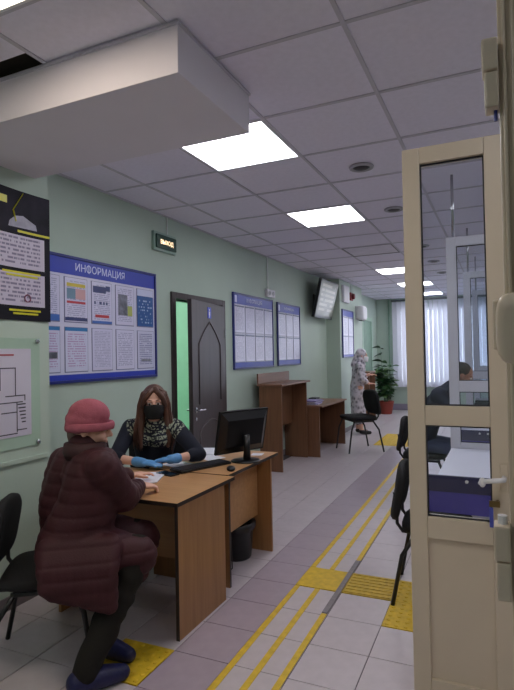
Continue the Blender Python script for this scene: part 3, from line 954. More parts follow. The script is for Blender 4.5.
# ================================================================== WALL THINGS
def info_board(y0, y1, z0, z1, label, cols, rows, cardw, cardh, header, footer, title, tsize, cards, xw=XL, crest=False):
    W_, H_ = y1 - y0, z1 - z0
    b = thing('information_board', label, 'notice board', (xw + 0.001, (y0 + y1) / 2, (z0 + z1) / 2), PI / 2, 'blue framed notice boards')
    x0, x1, zb, zt = -W_ / 2, W_ / 2, -H_ / 2, H_ / 2
    bx('panel', x0 + 0.02, x1 - 0.02, -0.014, 0, zb + 0.02, zt - 0.02, BOARDW, b)
    fm = MB(); k = 0.022
    fm.box(x0, x1, -0.026, 0, zt - k, zt); fm.box(x0, x1, -0.026, 0, zb, zb + k)
    fm.box(x0, x0 + k, -0.026, 0, zb + k, zt - k); fm.box(x1 - k, x1, -0.026, 0, zb + k, zt - k)
    fm.build('frame', BLUEF, b, bevel=0.003)
    hb = bx('header_band', x0 + k, x1 - k, -0.0165, -0.0142, zt - header, zt - k, BLUE, b)
    bx('footer_band', x0 + k, x1 - k, -0.0165, -0.0142, zb + k, zb + footer, BLUE, b)
    if title:
        me = text_mesh(title, tsize); obj('title_lettering', me, LETTER, hb, loc=(0, -0.0172, zt - (header + k) / 2))
    if crest:
        MB().box(x0 + 0.05, x0 + 0.105, -0.0175, -0.0166, zt - header + 0.018, zt - k - 0.012).build('crest', LETTER, hb)
    n = 0
    px = (W_ - 2 * k) / cols
    usable0, usable1 = zb + footer, zt - header
    rh = (usable1 - usable0) / rows
    for r in range(rows):
        for c in range(cols):
            cx = x0 + k + (c + 0.5) * px; cz = usable1 - (r + 0.5) * rh
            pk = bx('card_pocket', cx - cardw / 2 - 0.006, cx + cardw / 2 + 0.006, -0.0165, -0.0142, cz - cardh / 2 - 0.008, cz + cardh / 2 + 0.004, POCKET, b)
            m_ = cards[n % len(cards)]; ex = None
            if isinstance(m_, tuple): m_, ex = m_
            mbx = MB().box(-cardw / 2, cardw / 2, -0.001, 0.001, -cardh / 2, cardh / 2)
            cd = mbx.build('card', m_, pk, loc=(cx, -0.0180, cz))
            if ex:
                for (ax, bx_, az, bz, mm) in ex:
                    g = MB().box(cx - cardw / 2 + ax * cardw, cx - cardw / 2 + bx_ * cardw, -0.0196, -0.0191, cz - cardh / 2 + az * cardh, cz - cardh / 2 + bz * cardh)
                    g.build('print_block', mm, pk)
            n += 1
    return b
P0 = page('card_text_a', (214, 212, 238), (172, 172, 204), rows=22, words=10, seed=1.3)
P1 = page('card_text_b', (212, 210, 238), (176, 176, 208), rows=26, words=11, seed=4.1)
P2 = page('card_text_blue_head', (210, 212, 238), (188, 165, 205), rows=18, words=9, seed=2.2, head=((70, 130, 190), 0.92), top=0.88)
P3 = page('card_blue', (58, 96, 158), (150, 180, 225), rows=12, words=6, density=0.55, seed=7.7, head=((200, 205, 235), 0.82), top=0.75)
P4 = page('card_text_dense', (205, 205, 230), (150, 152, 188), rows=20, words=8, density=0.38, seed=9.0)
RED = mat('print_red', (190, 60, 70), 0.3); YELP = mat('print_yellow', (210, 190, 70), 0.3); TEAL = mat('print_teal', (110, 140, 165), 0.3)
NAVYP = mat('print_navy', (60, 70, 120), 0.3); BLUP = mat('print_blue', (70, 110, 190), 0.3); PEACH = mat('print_peach', (205, 160, 165), 0.3)
GREYP = mat('print_grey', (110, 112, 128), 0.3, var=0.5, scale=18); OLIVE = mat('print_olive', (170, 178, 90), 0.3)
info_board(2.68, 4.18, 1.31, 2.28, 'large blue framed information board nearest the camera, above the desk with two people', 5, 2, 0.235, 0.335, 0.145, 0.065, 'ИНФОРМАЦИЯ', 0.082,
    [(P0, [(0, 1, 0, 0.14, BLUP)]),
     (P0, [(0.08, 0.92, 0.80, 0.88, YELP), (0.08, 0.46, 0.52, 0.76, TEAL), (0.47, 0.92, 0.52, 0.76, PEACH), (0.08, 0.92, 0.42, 0.47, RED), (0, 1, 0.02, 0.10, NAVYP)]),
     (P0, [(0.05, 0.70, 0.74, 0.90, NAVYP), (0.70, 0.92, 0.80, 0.93, NAVYP), (0.10, 0.18, 0.46, 0.53, NAVYP), (0.36, 0.48, 0.46, 0.53, NAVYP), (0.55, 0.63, 0.46, 0.53, NAVYP), (0.70, 0.78, 0.46, 0.53, NAVYP), (0.15, 0.85, 0.14, 0.21, RED), (0, 1, 0, 0.06, BLUP)]),
     (P0, [(0.12, 0.64, 0.25, 0.78, GREYP), (0.65, 0.92, 0.24, 0.50, OLIVE)]), P3,
     (P2, [(0.1, 0.9, 0.30, 0.44, GREYP)]), P2, P1, P0, (P4, [(0.2, 0.8, 0.18, 0.24, GREYP)])])
def small_cards(n):
    r = []
    for k in range(n): r.append((P1 if k % 2 else P0, [(0, 1, 0.93, 0.98, NAVYP)]))
    return r
info_board(5.78, 7.02, 1.32, 2.275, 'blue framed notice board right of the dark door, with eight pages', 4, 2, 0.262, 0.345, 0.14, 0.085, 'ИНФОРМАЦИЯ', 0.068, small_cards(8), crest=True)
info_board(7.19, 8.14, 1.325, 2.265, 'narrow blue framed notice board below the wall screen, with six pages', 3, 2, 0.262, 0.345, 0.14, 0.085, 'ИНФОРМАЦИЯ', 0.056, small_cards(6), crest=True)
info_board(9.72, 10.52, 1.41, 2.33, 'blue headed notice board on the far pilaster', 2, 2, 0.33, 0.36, 0.13, 0.06, None, 0.06, small_cards(4), xw=X_PIL)

# exit sign on its conduit
ex = thing('exit_sign', 'dark green exit sign with lit lettering above the boards', 'sign', (XL + 0.001, 4.335, 2.60), PI / 2)
bx('backplate', -0.185, 0.185, -0.03, 0, -0.085, 0.095, mat('sign_plate', (150, 175, 165), 0.4), ex, bevel=0.004)
bx('housing', -0.165, 0.165, -0.05, -0.0305, -0.062, 0.068, mat('sign_green', (18, 66, 52), 0.4), ex, bevel=0.004)
obj('lettering', text_mesh('ВЫХОД', 0.058), emission('sign_glow', (1.0, 0.66, 0.36, 1), 1.1), ex, loc=(0, -0.051, -0.002))
tag(bx('cable_trunking', XL + 0.0005, XL + 0.014, 4.39, 4.408, 2.70, H - 0.008, mat('trunking', (214, 222, 218), 0.4)), 'thin cable trunking running up from the exit sign', 'trunking')
# trunking with socket boxes between the boards
tag(bx('cable_trunking', XL + 0.0005, XL + 0.016, 6.86, 6.885, 2.42, H - 0.008, MATS['trunking']), 'thin cable trunking above the socket box over the boards', 'trunking')
sk = thing('socket_box', 'white double socket box above the gap between two boards', 'socket', (XL + 0.001, 6.93, 2.36), PI / 2)
bx('body', -0.14, 0.14, -0.04, 0, -0.055, 0.055, WHITEP, sk, bevel=0.006)
for x in (-0.065, 0.065):
    me = MB().lathe([(0.032, 0.0), (0.032, 0.004), (0.026, 0.004), (0.024, -0.001)], 20).mesh('outlet'); me.transform(Matrix.Rotation(PI / 2, 4, 'X'))
    obj('outlet', me, mat('outlet_grey', (170, 170, 180), 0.4), sk, loc=(x, -0.0405, 0))

# calendar on the near pilaster
ca = thing('wall_calendar', 'black three-part wall calendar with yellow print on the near pilaster', 'calendar', (X_PIL + 0.002, 2.41, 2.15), PI / 2)
CALB = mat('calendar_black', (22, 20, 32), 0.6, spec=0.2); CALY = mat('calendar_yellow', (210, 205, 40), 0.35); CALP = page('calendar_grid', (198, 190, 210), (130, 122, 150), rows=8, words=14, density=0.45, seed=3.0, rough=0.4)
def curved(parent, name, x0, x1, z0, z1, m, y=-0.002):
    mb = MB(); n = 8
    vs = []; fs = []
    for a in range(n + 1):
        q = a / n
        x = x0 + (x1 - x0) * q
        yy = y - 0.012 * (abs(x) / 0.21) ** 2
        for (z, t_) in ((z0, 0), (z1, 0), (z0, 0.0015), (z1, 0.0015)):
            vs.append((x, yy + t_, z))
    for a in range(n):
        b = a * 4
        fs += [(b, b + 4, b + 5, b + 1), (b + 2, b + 3, b + 7, b + 6), (b, b + 2, b + 6, b + 4), (b + 1, b + 5, b + 7, b + 3)]
    fs += [(0, 1, 3, 2), (n * 4, n * 4 + 2, n * 4 + 3, n * 4 + 1)]
    return mb.add(vs, fs).build(name, m, parent)
hdp = curved(ca, 'backing', -0.21, 0.21, -0.41, 0.40, CALB, -0.003)
pic = curved(ca, 'picture_page', -0.208, 0.208, 0.13, 0.395, mat('calendar_picture', (30, 27, 40), 0.6, var=0.6, scale=7, spec=0.2), -0.006)
for (x0, x1, z0, z1) in ((-0.205, -0.12, 0.30, 0.345), (-0.04, 0.205, 0.138, 0.152)):
    curved(pic, 'print_mark', x0, x1, z0, z1, CALY, -0.0085)
MB().tube([(0.0, -0.012, 0.385), (-0.075, -0.012, 0.27), (-0.055, -0.012, 0.20)], 0.006, 6, rz=0.3).build('print_mark', CALY, pic)
car = MB()
prof = [(-0.11, 0.165), (-0.10, 0.20), (-0.06, 0.235), (0.0, 0.245), (0.05, 0.225), (0.10, 0.205), (0.11, 0.17)]
car.add([(x, -0.0100, z) for x, z in prof] + [(x, -0.0085, z) for x, z in prof], [tuple(range(7))[::-1], tuple(range(7, 14))] + [(k, (k + 1) % 7, 7 + (k + 1) % 7, 7 + k) for k in range(7)])
car.build('print_mark', mat('car_silver', (150, 148, 168), 0.3, var=0.3, scale=14), pic)
for n, (z0, z1) in enumerate(((-0.085, 0.12), (-0.32, -0.115))):
    pg_ = curved(ca, 'month_page', -0.205, 0.165, z0, z1, CALP, -0.006)
    zt_ = z0 - 0.022
    for k in range(2):
        curved(pg_, 'print_line', -0.16 + 0.03 * k + 0.05 * n, 0.13 - 0.02 * k, zt_ - 0.02 * k - 0.012, zt_ - 0.02 * k, CALY, -0.0085)
me = MB().lathe([(0.026, -0.001), (0.026, 0.001), (0.019, 0.001), (0.019, -0.001), (0.026, -0.001)], 20, close=False).mesh('date_ring'); me.transform(Matrix.Rotation(PI / 2, 4, 'X'))
obj('date_ring', me, mat('ring_maroon', (120, 50, 80), 0.4), ca, loc=(0.03, -0.0105, -0.27))

# evacuation plan in a clear holder
pn = thing('evacuation_plan', 'floor plan sheet in a clear holder on the near pilaster', 'sign', (X_PIL + 0.001, 2.21, 1.295), PI / 2)
bx('holder', -0.30, 0.325, -0.006, 0, -0.345, 0.335, mat('holder_clear', (172, 198, 180), 0.15, var=0.03), pn, bevel=0.002)
PLAN = mat('plan_paper', (208, 204, 220), 0.35, var=0.02)
sh = bx('plan_sheet', -0.28, 0.25, -0.010, -0.0062, -0.27, 0.268, PLAN, pn)
LINE = mat('plan_line', (60, 56, 70), 0.5)
def pl_line(x0, z0, x1, z1, t_=0.0032):
    b_ = MB(); b_.box(min(x0, x1) - t_, max(x0, x1) + t_, -0.0112, -0.0102, min(z0, z1) - t_, max(z0, z1) + t_); b_.build('plan_line', LINE, sh)
for q in ((-0.27, 0.15, 0.13, 0.15), (0.13, 0.15, 0.13, -0.02), (-0.27, 0.04, -0.02, 0.04), (0.02, 0.15, 0.02, 0.02), (-0.02, 0.04, -0.02, -0.03), (-0.27, -0.03, -0.10, -0.03),
          (0.06, -0.02, 0.20, -0.02), (0.20, -0.02, 0.20, -0.05), (0.0, -0.06, 0.18, -0.06), (-0.27, -0.12, -0.06, -0.12), (-0.06, -0.06, -0.06, -0.25), (0.03, -0.12, 0.14, -0.12),
          (0.14, -0.06, 0.14, -0.24), (0.14, -0.23, 0.21, -0.23), (-0.27, -0.25, 0.14, -0.25), (-0.20, 0.04, -0.20, -0.03), (-0.13, 0.15, -0.13, 0.04)):
    pl_line(*q)
for k in range(6):
    b_ = MB(); b_.box(0.145 + 0.006 * k, 0.205, -0.0112, -0.0102, -0.07 - 0.022 * k - 0.008, -0.07 - 0.022 * k); b_.build('plan_stair', LINE, sh)
bx('plan_heading', -0.25, 0.12, -0.0112, -0.0102, 0.225, 0.235, mat('plan_red', (170, 70, 80), 0.5), sh)
bx('plan_heading', -0.25, 0.02, -0.0112, -0.0102, 0.195, 0.202, mat('plan_grey', (140, 138, 150), 0.5), sh)
for x, z in ((-0.26, 0.30), (0.30, 0.315), (-0.26, -0.31), (0.30, -0.325)):
    me = MB().lathe([(0.014, 0), (0.014, 0.012), (0.010, 0.016)], 14).mesh('standoff'); me.transform(Matrix.Rotation(PI / 2, 4, 'X'))
    obj('standoff', me, CHROME, pn, loc=(x, -0.007, z))
tag(bx('cable_trunking', X_PIL + 0.0005, X_PIL + 0.016, 1.75, 2.60, 0.86, 0.885, PAINT), 'green painted trunking below the floor plan', 'trunking')

# wall screen
tv = thing('wall_screen', 'wall screen tilted down from a bracket near the ceiling', 'screen', (XL + 0.001, 9.0, 2.42), PI / 2)
Mt = Matrix.Translation((0, -0.19, 0.02)) @ Matrix.Rotation(math.radians(13), 4, 'X')
sh = MB(); sh.box(-0.50, 0.50, -0.03, 0.025, -0.33, 0.33, Mt); sh.build('housing', BLACKP, tv, bevel=0.006)
b2 = MB(); b2.box(-0.30, 0.30, 0.026, 0.06, -0.22, 0.22, Mt); b2.build('rear_cover', BLACKP, tv)
SCR = page('screen_rows', (104, 106, 102), (146, 144, 136), rows=7, words=3.0, density=0.40, seed=5.5, rough=0.15)
N, L = nt(SCR); b_ = N['Principled BSDF']; src = b_.inputs['Base Color'].links[0].from_socket
L.new(src, b_.inputs['Emission Color']); b_.inputs['Emission Strength'].default_value = 0.22
sm_ = MB().box(-0.465, 0.465, -0.0008, 0.0008, -0.29, 0.29).build('screen', SCR, tv)
sm_.matrix_local = Mt @ Matrix.Translation((0, -0.0315, 0.01))
br = MB(); br.box(-0.12, 0.12, -0.012, 0, -0.12, 0.12); br.tube([(0, -0.01, 0.0), (0, -0.13, 0.0)], 0.02, 8); br.build('bracket', BLACKM, tv)

# alarm sounder, dispenser, cabinet on the far pilaster
al = thing('alarm_sounder', 'small red alarm sounder on the far pilaster under the ceiling', 'alarm', (X_PIL + 0.001, 10.42, 2.62), PI / 2)
bx('base', -0.09, 0.09, -0.03, 0, -0.08, 0.08, mat('alarm_red', (140, 34, 44), 0.4), al, bevel=0.01)
me = MB().lathe([(0.06, 0), (0.055, 0.05), (0.03, 0.06)], 18).mesh('horn'); me.transform(Matrix.Rotation(PI / 2, 4, 'X'))
obj('horn', me, mat('alarm_red_dark', (110, 26, 36), 0.35), al, loc=(0, -0.031, 0))
tag(bx('cable_trunking', X_PIL + 0.0005, X_PIL + 0.016, 10.41, 10.43, 2.705, H - 0.008, MATS['trunking']), 'thin cable trunking above the red alarm sounder', 'trunking')
fc = thing('wall_box', 'flat white box high on the far pilaster above the notice board', 'box', (X_PIL + 0.001, 9.95, 2.62), PI / 2)
bx('body', -0.2, 0.2, -0.05, 0, -0.16, 0.16, WHITEP, fc, bevel=0.006); bx('cover', -0.18, 0.18, -0.056, -0.051, -0.14, 0.14, WHITE, fc, bevel=0.002)
dp = thing('wall_dispenser', 'white rounded wall unit beside the far notice board', 'wall unit', (X_PIL + 0.001, 10.95, 2.32), PI / 2)
MB().cushion(0.36, 0.30, 0.16, p=5, M=Matrix.Translation((0, -0.085, 0))).build('cover', WHITE, dp, smooth=True)
bx('backplate', -0.17, 0.17, -0.012, 0, -0.14, 0.14, WHITEP, dp); bx('grille', -0.12, 0.12, -0.12, -0.05, -0.162, -0.148, DARKP, dp)

# ================================================================== WINDOW BLINDS, PLANT
bl = thing('vertical_blind', 'white vertical blind covering the far window', 'blind', (0, YB - 0.13, 0))
bx('head_rail', WX0 - 0.12, WX1 + 0.1, -0.025, 0.025, 2.80, 2.84, mat('rail_grey', (90, 92, 100), 0.4), bl)
def blind_mat():
    m = bpy.data.materials.new('blind_fabric'); m.use_nodes = True
    N, L = nt(m); b = N['Principled BSDF']
    b.inputs['Base Color'].default_value = (0.80, 0.80, 0.86, 1); b.inputs['Roughness'].default_value = 0.8
    t = N.new('ShaderNodeBsdfTranslucent'); t.inputs[0].default_value = (0.86, 0.86, 0.90, 1)
    wv = N.new('ShaderNodeTexNoise'); wv.inputs['Scale'].default_value = 40
    mx = N.new('ShaderNodeMixShader'); mx.inputs[0].default_value = 0.5
    L.new(b.outputs[0], mx.inputs[1]); L.new(t.outputs[0], mx.inputs[2]); L.new(mx.outputs[0], N['Material Output'].inputs[0])
    bu = N.new('ShaderNodeBump'); bu.inputs['Strength'].default_value = 0.2
    L.new(wv.outputs[0], bu.inputs['Height']); L.new(bu.outputs[0], b.inputs['Normal'])
    return m
BLM = blind_mat()
sl = MB(); n = 6; vs = []; fs = []
for a in range(n + 1):
    q = a / n * 2 - 1
    for z in (0.60, 2.79):
        vs.append((q * 0.062, 0.006 * (1 - q * q), z)); vs.append((q * 0.062, 0.006 * (1 - q * q) + 0.001, z))
for a in range(n):
    b = a * 4
    fs += [(b, b + 4, b + 6, b + 2), (b + 1, b + 3, b + 7, b + 5), (b, b + 1, b + 5, b + 4), (b + 2, b + 6, b + 7, b + 3)]
fs += [(0, 2, 3, 1), (n * 4, n * 4 + 1, n * 4 + 3, n * 4 + 2)]
slm = sl.add(vs, fs).mesh('slat'); slm.materials.append(BLM)
x = WX0 - 0.04; k = 0
while x < WX1 + 0.03:
    o = bpy.data.objects.new('blind_slat', slm); COL.objects.link(o); o.parent = bl
    o.location = (x, 0, 0); o.rotation_euler = (0, 0, math.radians(random.choice((28, 32, 40, 48))))
    x += 0.112; k += 1
# heating pipe in the corner
tag(MB().tube([(-2.66, YB - 0.05, 0.0), (-2.66, YB - 0.05, H - 0.002)], 0.018, 10).build('heating_pipe', mat('pipe_green', (140, 170, 148), 0.4), smooth=True), 'green painted vertical pipe left of the far window', 'pipe')

pt = thing('potted_plant', 'leafy plant in a terracotta pot in the far left corner', 'plant', (-2.60, 13.1, 0))
MB().lathe([(0.13, 0.0), (0.14, 0.01), (0.185, 0.27), (0.195, 0.275), (0.195, 0.31), (0.172, 0.31), (0.165, 0.26), (0.02, 0.255)], 28).build('pot', mat('terracotta', (150, 62, 48), 0.6), pt, smooth=True)
MB().lathe([(0.164, 0.255), (0.16, 0.268), (0.05, 0.275)], 20).build('soil', mat('soil', (46, 36, 30), 0.95), pt)
lfm = MB(); vs = []; fs = []
for a in range(7):
    q = a / 6.0; wd = 0.055 * math.sin(PI * min(1, q * 0.92 + 0.06)) ** 0.8
    z = -0.05 * q * q
    vs += [(-wd, q * 0.20, z + wd * 0.25), (0, q * 0.20, z), (wd, q * 0.20, z + wd * 0.25)]
for a in range(6):
    b = a * 3
    fs += [(b, b + 1, b + 4, b + 3), (b + 1, b + 2, b + 5, b + 4)]
nv = len(vs)
vs += [(v[0], v[1], v[2] - 0.0015) for v in vs]; fs += [tuple(reversed([i + nv for i in f])) for f in fs]
LEAFM = [mat('leaf_green', (62, 104, 60), 0.4, var=0.2), mat('leaf_light', (104, 140, 84), 0.4, var=0.2), mat('leaf_dark', (38, 72, 46), 0.4, var=0.2)]
leafs = []
for m_ in LEAFM:
    q = newmesh('leaf', vs, fs, True); q.materials.append(m_); leafs.append(q)
rr = random.Random(3)
for s_ in range(13):
    a = rr.uniform(0, 2 * PI); lean = rr.uniform(0.05, 0.12); hh = rr.uniform(0.55, 1.0)
    if s_ == 0: a, lean, hh = 2.7, 0.10, 1.35
    pts = []
    for k in range(9):
        q = k / 8.0
        pts.append(V((0.04 * math.cos(a) + lean * q ** 1.6 * math.cos(a), 0.04 * math.sin(a) + lean * q ** 1.6 * math.sin(a), 0.26 + hh * q)))
    MB().tube(pts, [0.008 - 0.005 * k / 8 for k in range(9)], 6).build('stem', LEAFM[0], pt, smooth=True)
    for k in range(2 if s_ else 4, 9):
        for side in (-1, 1):
            o = bpy.data.objects.new('leaf', leafs[rr.choice((0, 0, 1, 2)) if s_ else rr.choice((0, 2))]); COL.objects.link(o); o.parent = pt
            o.location = pts[k]; o.rotation_euler = (rr.uniform(-0.3, 0.6), rr.uniform(-0.5, 0.5), a + side * rr.uniform(0.7, 1.6) - PI / 2)
            sc = rr.uniform(0.8, 1.25); o.scale = (sc, sc, sc)

# ================================================================== GLAZED PARTITIONS
PX0 = -0.378
def partition(x1, y, m, ztop=2.38, z0=0.02, label=None, name='glazed_partition', cat='partition', right=0.085):
    p = thing(name, label, cat, (0, y, 0))
    st = 0.072; t = 0.03
    bx('stile', PX0, PX0 + st, -t, t, z0, ztop, m, p, bevel=0.004)
    bx('stile', x1 - right, x1, -t, t, z0, ztop, m, p, bevel=0.004)
    xa, xb = PX0 + st, x1 - right
    for (a, b) in ((ztop - 0.07, ztop), (1.185, 1.268), (0.705, 0.795), (z0, z0 + 0.09)):
        bx('rail', xa + 0.0005, xb - 0.0005, -t, t, a, b, m, p, bevel=0.003)
    for (a, b) in ((1.2685, ztop - 0.0705), (0.7955, 1.1845)):
        bx('glass_pane', xa, xb, -0.004, 0.004, a, b, GLASS, p)
        g = MB(); k = 0.006
        g.box(xa, xa + k, -0.012, -0.0045, a, b); g.box(xb - k, xb, -0.012, -0.0045, a, b); g.box(xa + k, xb - k, -0.012, -0.0045, a, a + k); g.box(xa + k, xb - k, -0.012, -0.0045, b - k, b)
        g.build('gasket', GASKET, p)
    bx('lower_panel', xa, xb, -0.014, 0.014, z0 + 0.0905, 0.7045, m, p)
    return p
p1 = partition(0.055, 2.4, CREAM, label='cream door leaf with two glass panes in the right foreground', name='glazed_door_leaf', cat='door', right=0.105)
# handle, key and tag on the leaf
hdl = MB(); hdl.tube([(-0.005, -0.03, 0.985), (-0.005, -0.075, 0.985), (-0.02, -0.085, 0.984), (-0.085, -0.085, 0.975)], [0.010, 0.010, 0.010, 0.009], 10); hdl.build('handle', WHITE, p1, smooth=True)
e = MB(); ell_mesh(e, (-0.084, -0.085, 0.972), (0.013, 0.011, 0.020)); e.build('handle_knob', WHITE, p1, smooth=True)
bx('handle_plate', -0.020, 0.010, -0.034, -0.0305, 0.93, 1.04, CREAM, p1, bevel=0.004)
lk = MB(); lk.tube([(-0.03, -0.031, 0.885), (-0.03, -0.06, 0.885)], 0.009, 10); lk.box(-0.062, -0.022, -0.066, -0.060, 0.872, 0.896); lk.build('key', mat('brass', (140, 120, 80), 0.3, metal=1.0), p1)
bx('key_tag', -0.062, -0.047, -0.068, -0.058, 0.79, 0.868, mat('tag_blue', (70, 80, 170), 0.4), p1, bevel=0.002)
p2 = partition(0.75, 4.4, WHITEP, label='white glazed booth partition seen through the cream door glass', right=0.072)
p3 = partition(0.75, 6.4, WHITEP, label='white glazed booth partition behind the seated person in navy', right=0.072)
p4 = partition(0.75, 8.4, WHITEP, label='farthest white glazed booth partition', right=0.072)
for n, y in enumerate((4.4, 6.4, 8.4)):
    tag(MB().tube([(-0.325, y, 2.3805), (-0.325, y, H - 0.005)], 0.011, 10).build('support_rod', CHROME, smooth=True), ['metal rod from the ceiling to the first white partition', 'metal rod from the ceiling to the second white partition', 'metal rod from the ceiling to the farthest white partition'][n], 'rod', 'partition rods')

# booth desks
WTOP = mat('white_laminate', (226, 226, 238), 0.4, var=0.02)
NAVYL = mat('navy_laminate', (42, 40, 82), 0.45); VIOL = mat('violet_laminate', (72, 62, 168), 0.45, var=0.1)
def booth(y, lab, front=True):
    b = thing('booth_desk', lab, 'desk', (PX0 + 0.005, y, 0))
    bx('desk_top', 0, 1.12, 0.0, 0.955, 0.728, 0.752, WTOP, b, bevel=0.002)
    fp = bx('end_board', -0.055, 1.12, -0.022, -0.002, 0.655, 0.752, NAVYL, b, bevel=0.002)
    for x in (0.165, 0.235, 0.5):
        me = MB().lathe([(0.010, 0), (0.010, 0.004), (0.006, 0.006)], 12).mesh('screw_cap'); me.transform(Matrix.Rotation(PI / 2, 4, 'X'))
        obj('screw_cap', me, WHITE, fp, loc=(x, -0.0225, 0.725))
    bx('front_panel', -0.055, 1.12, -0.018, -0.002, 0.53, 0.6545, VIOL, b, bevel=0.002)
    bx('kick_panel', 0.30, 1.10, -0.012, -0.002, 0.05, 0.5295, NAVYL, b)
    bx('side_panel', 1.095, 1.115, 0.0, 0.95, 0, 0.7275, WTOP, b)
    bx('leg', 0.42, 0.46, 0.88, 0.92, 0, 0.7275, WHITEP, b)
    return b
booth(3.40, 'white topped booth desk with violet front behind the cream door leaf')
booth(5.40, 'white topped booth desk beside the person in navy')
bm_ = thing('computer_monitor', 'dark monitor on the second booth desk', 'monitor', (0.18, 5.85, 0.7525), math.radians(90))
bx('housing', -0.21, 0.21, -0.015, 0.02, 0.10, 0.40, BLACKP, bm_, bevel=0.004); bx('screen', -0.195, 0.195, 0.0205, 0.0215, 0.115, 0.385, MATS['screen_dark'], bm_)
MB().tube([(0, -0.03, 0.008), (0, -0.03, 0.16)], 0.02, 10).build('stand_neck', BLACKP, bm_); MB().lathe([(0.09, 0), (0.09, 0.008), (0.03, 0.014)], 20, (0, -0.02, 0)).build('stand_base', BLACKP, bm_)
pr = thing('printer', 'dark printer on the second booth desk', 'printer', (-0.08, 6.19, 0.7525))
bx('body', -0.2, 0.2, -0.15, 0.15, 0, 0.20, DARKP, pr, bevel=0.012); bx('paper_tray', -0.15, 0.15, -0.23, -0.151, 0.03, 0.045, BLACKP, pr); bx('lid', -0.19, 0.19, -0.14, 0.14, 0.2005, 0.225, BLACKP, pr, bevel=0.006)
sheets(0.05, 5.58, 0.7525, 0.3, 1, 'white paper lying on the second booth desk')

# near door post with hinge blocks
PY = 1.0
po = struct(empty('trim_1', (0.006, PY, 0)), 'cream door frame post at the right edge')
pm = MB(); pm.box(0.0, 0.075, 0.0, 0.06, 0, 2.2); pm.build('post', CREAM, po, bevel=0.003)
for xa, xb in ((0.006, 0.012), (0.020, 0.026), (0.034, 0.040)):
    bx('post_bead', xa, xb, -0.008, -0.0003, 0.0, 2.2, CREAM, po, bevel=0.0025)
for (za, zb, g) in ((1.912, 2.03, 0), (1.08, 1.205, 1)):
    zm = (za + zb) / 2 + 0.004
    hb = bx('hinge', -0.026, -0.0005, -0.022, 0.02, zm, zb, CREAM, po, bevel=0.004)
    bx('hinge', -0.023, -0.0005, -0.020, 0.02, za, zm - 0.002, CREAM, po, bevel=0.004)
    if g: MB().tube([(-0.012, 0.0, zb), (-0.012, 0.0, zb + 0.014)], 0.008, 10).build('hinge_pin', WHITE, po)
    else: MB().tube([(-0.006, 0.0, za - 0.018), (-0.006, 0.0, za)], 0.003, 8).build('hinge_pin', mat('pin_blue', (50, 60, 140), 0.4), po)
kb_ = MB().cushion(0.055, 0.115, 0.05, p=3.2, M=Matrix.Translation((0.013, -0.035, 1.535)))
kb_.build('hinge_cover', CREAM, po, smooth=True)
bx('hinge_flange', -0.019, -0.006, -0.020, 0.0, 1.50, 1.585, CREAM, po, bevel=0.004)
wr = MB(); wr.box(0.0815, XR, PY, PY + 0.06, 0, 2.2)
struct(wr.build('wall_partition', CREAM))
struct(bx('trim_2', 0.006, XR, PY, PY + 0.06, 2.2005, 2.26, CREAM))

# ================================================================== PEOPLE
def rests_on(cx, cy, fx, fy, sc, desk=None, pre=None, shins=True):
    """lift what lies over the seat footprint onto the cushion; fabric beyond the edge keeps hanging"""
    n_ = math.hypot(fx, fy); fx, fy = fx / n_, fy / n_
    top = 0.4875 * sc
    def fn(co, no):
        if pre is not None: co = pre(co, no)
        dx, dy = co[:, 0] - cx, co[:, 1] - cy
        ly = (dx * fx + dy * fy) / sc; lx = (dx * fy - dy * fx) / sc
        m_ = (np.abs(lx) < 0.262) & (ly > -0.25) & (ly < 0.262) & (co[:, 2] < top) & (co[:, 2] > 0.24)
        if shins: m_ &= ~((ly > 0.10) & (co[:, 2] < 0.36))          # shins in front of the seat stay where they are
        co[m_, 2] = top + (co[m_, 2] - 0.24) * 0.01
        if desk is not None:
            x0, x1, y0, y1, z1 = desk
            d_ = (co[:, 0] > x0) & (co[:, 0] < x1) & (co[:, 1] > y0) & (co[:, 1] < y1) & (co[:, 2] > z1 - 0.03) & (co[:, 2] < z1 + 0.001)
            co[d_, 2] = z1 + 0.001
        return co
    return fn
SIT_C = rests_on(-2.52, 3.45, 0.35, -0.93, 1.05)
SIT_V = rests_on(-2.10, 2.01, CU.x, CU.y, 0.98, desk=(-2.44, -1.565, 2.365, 3.04, DZ))
SIT_COAT = rests_on(-2.10, 2.01, CU.x, CU.y, 0.98, desk=(-2.44, -1.565, 2.365, 3.04, DZ), shins=False)
SIT_N = rests_on(-0.74, 5.70, 1, 0.02, 1.0)
EYEW = mat('eye_white', (225, 220, 215), 0.25, var=0.0); IRIS = mat('eye_iris', (60, 44, 36), 0.2)
UP = V((0, 0, 1))
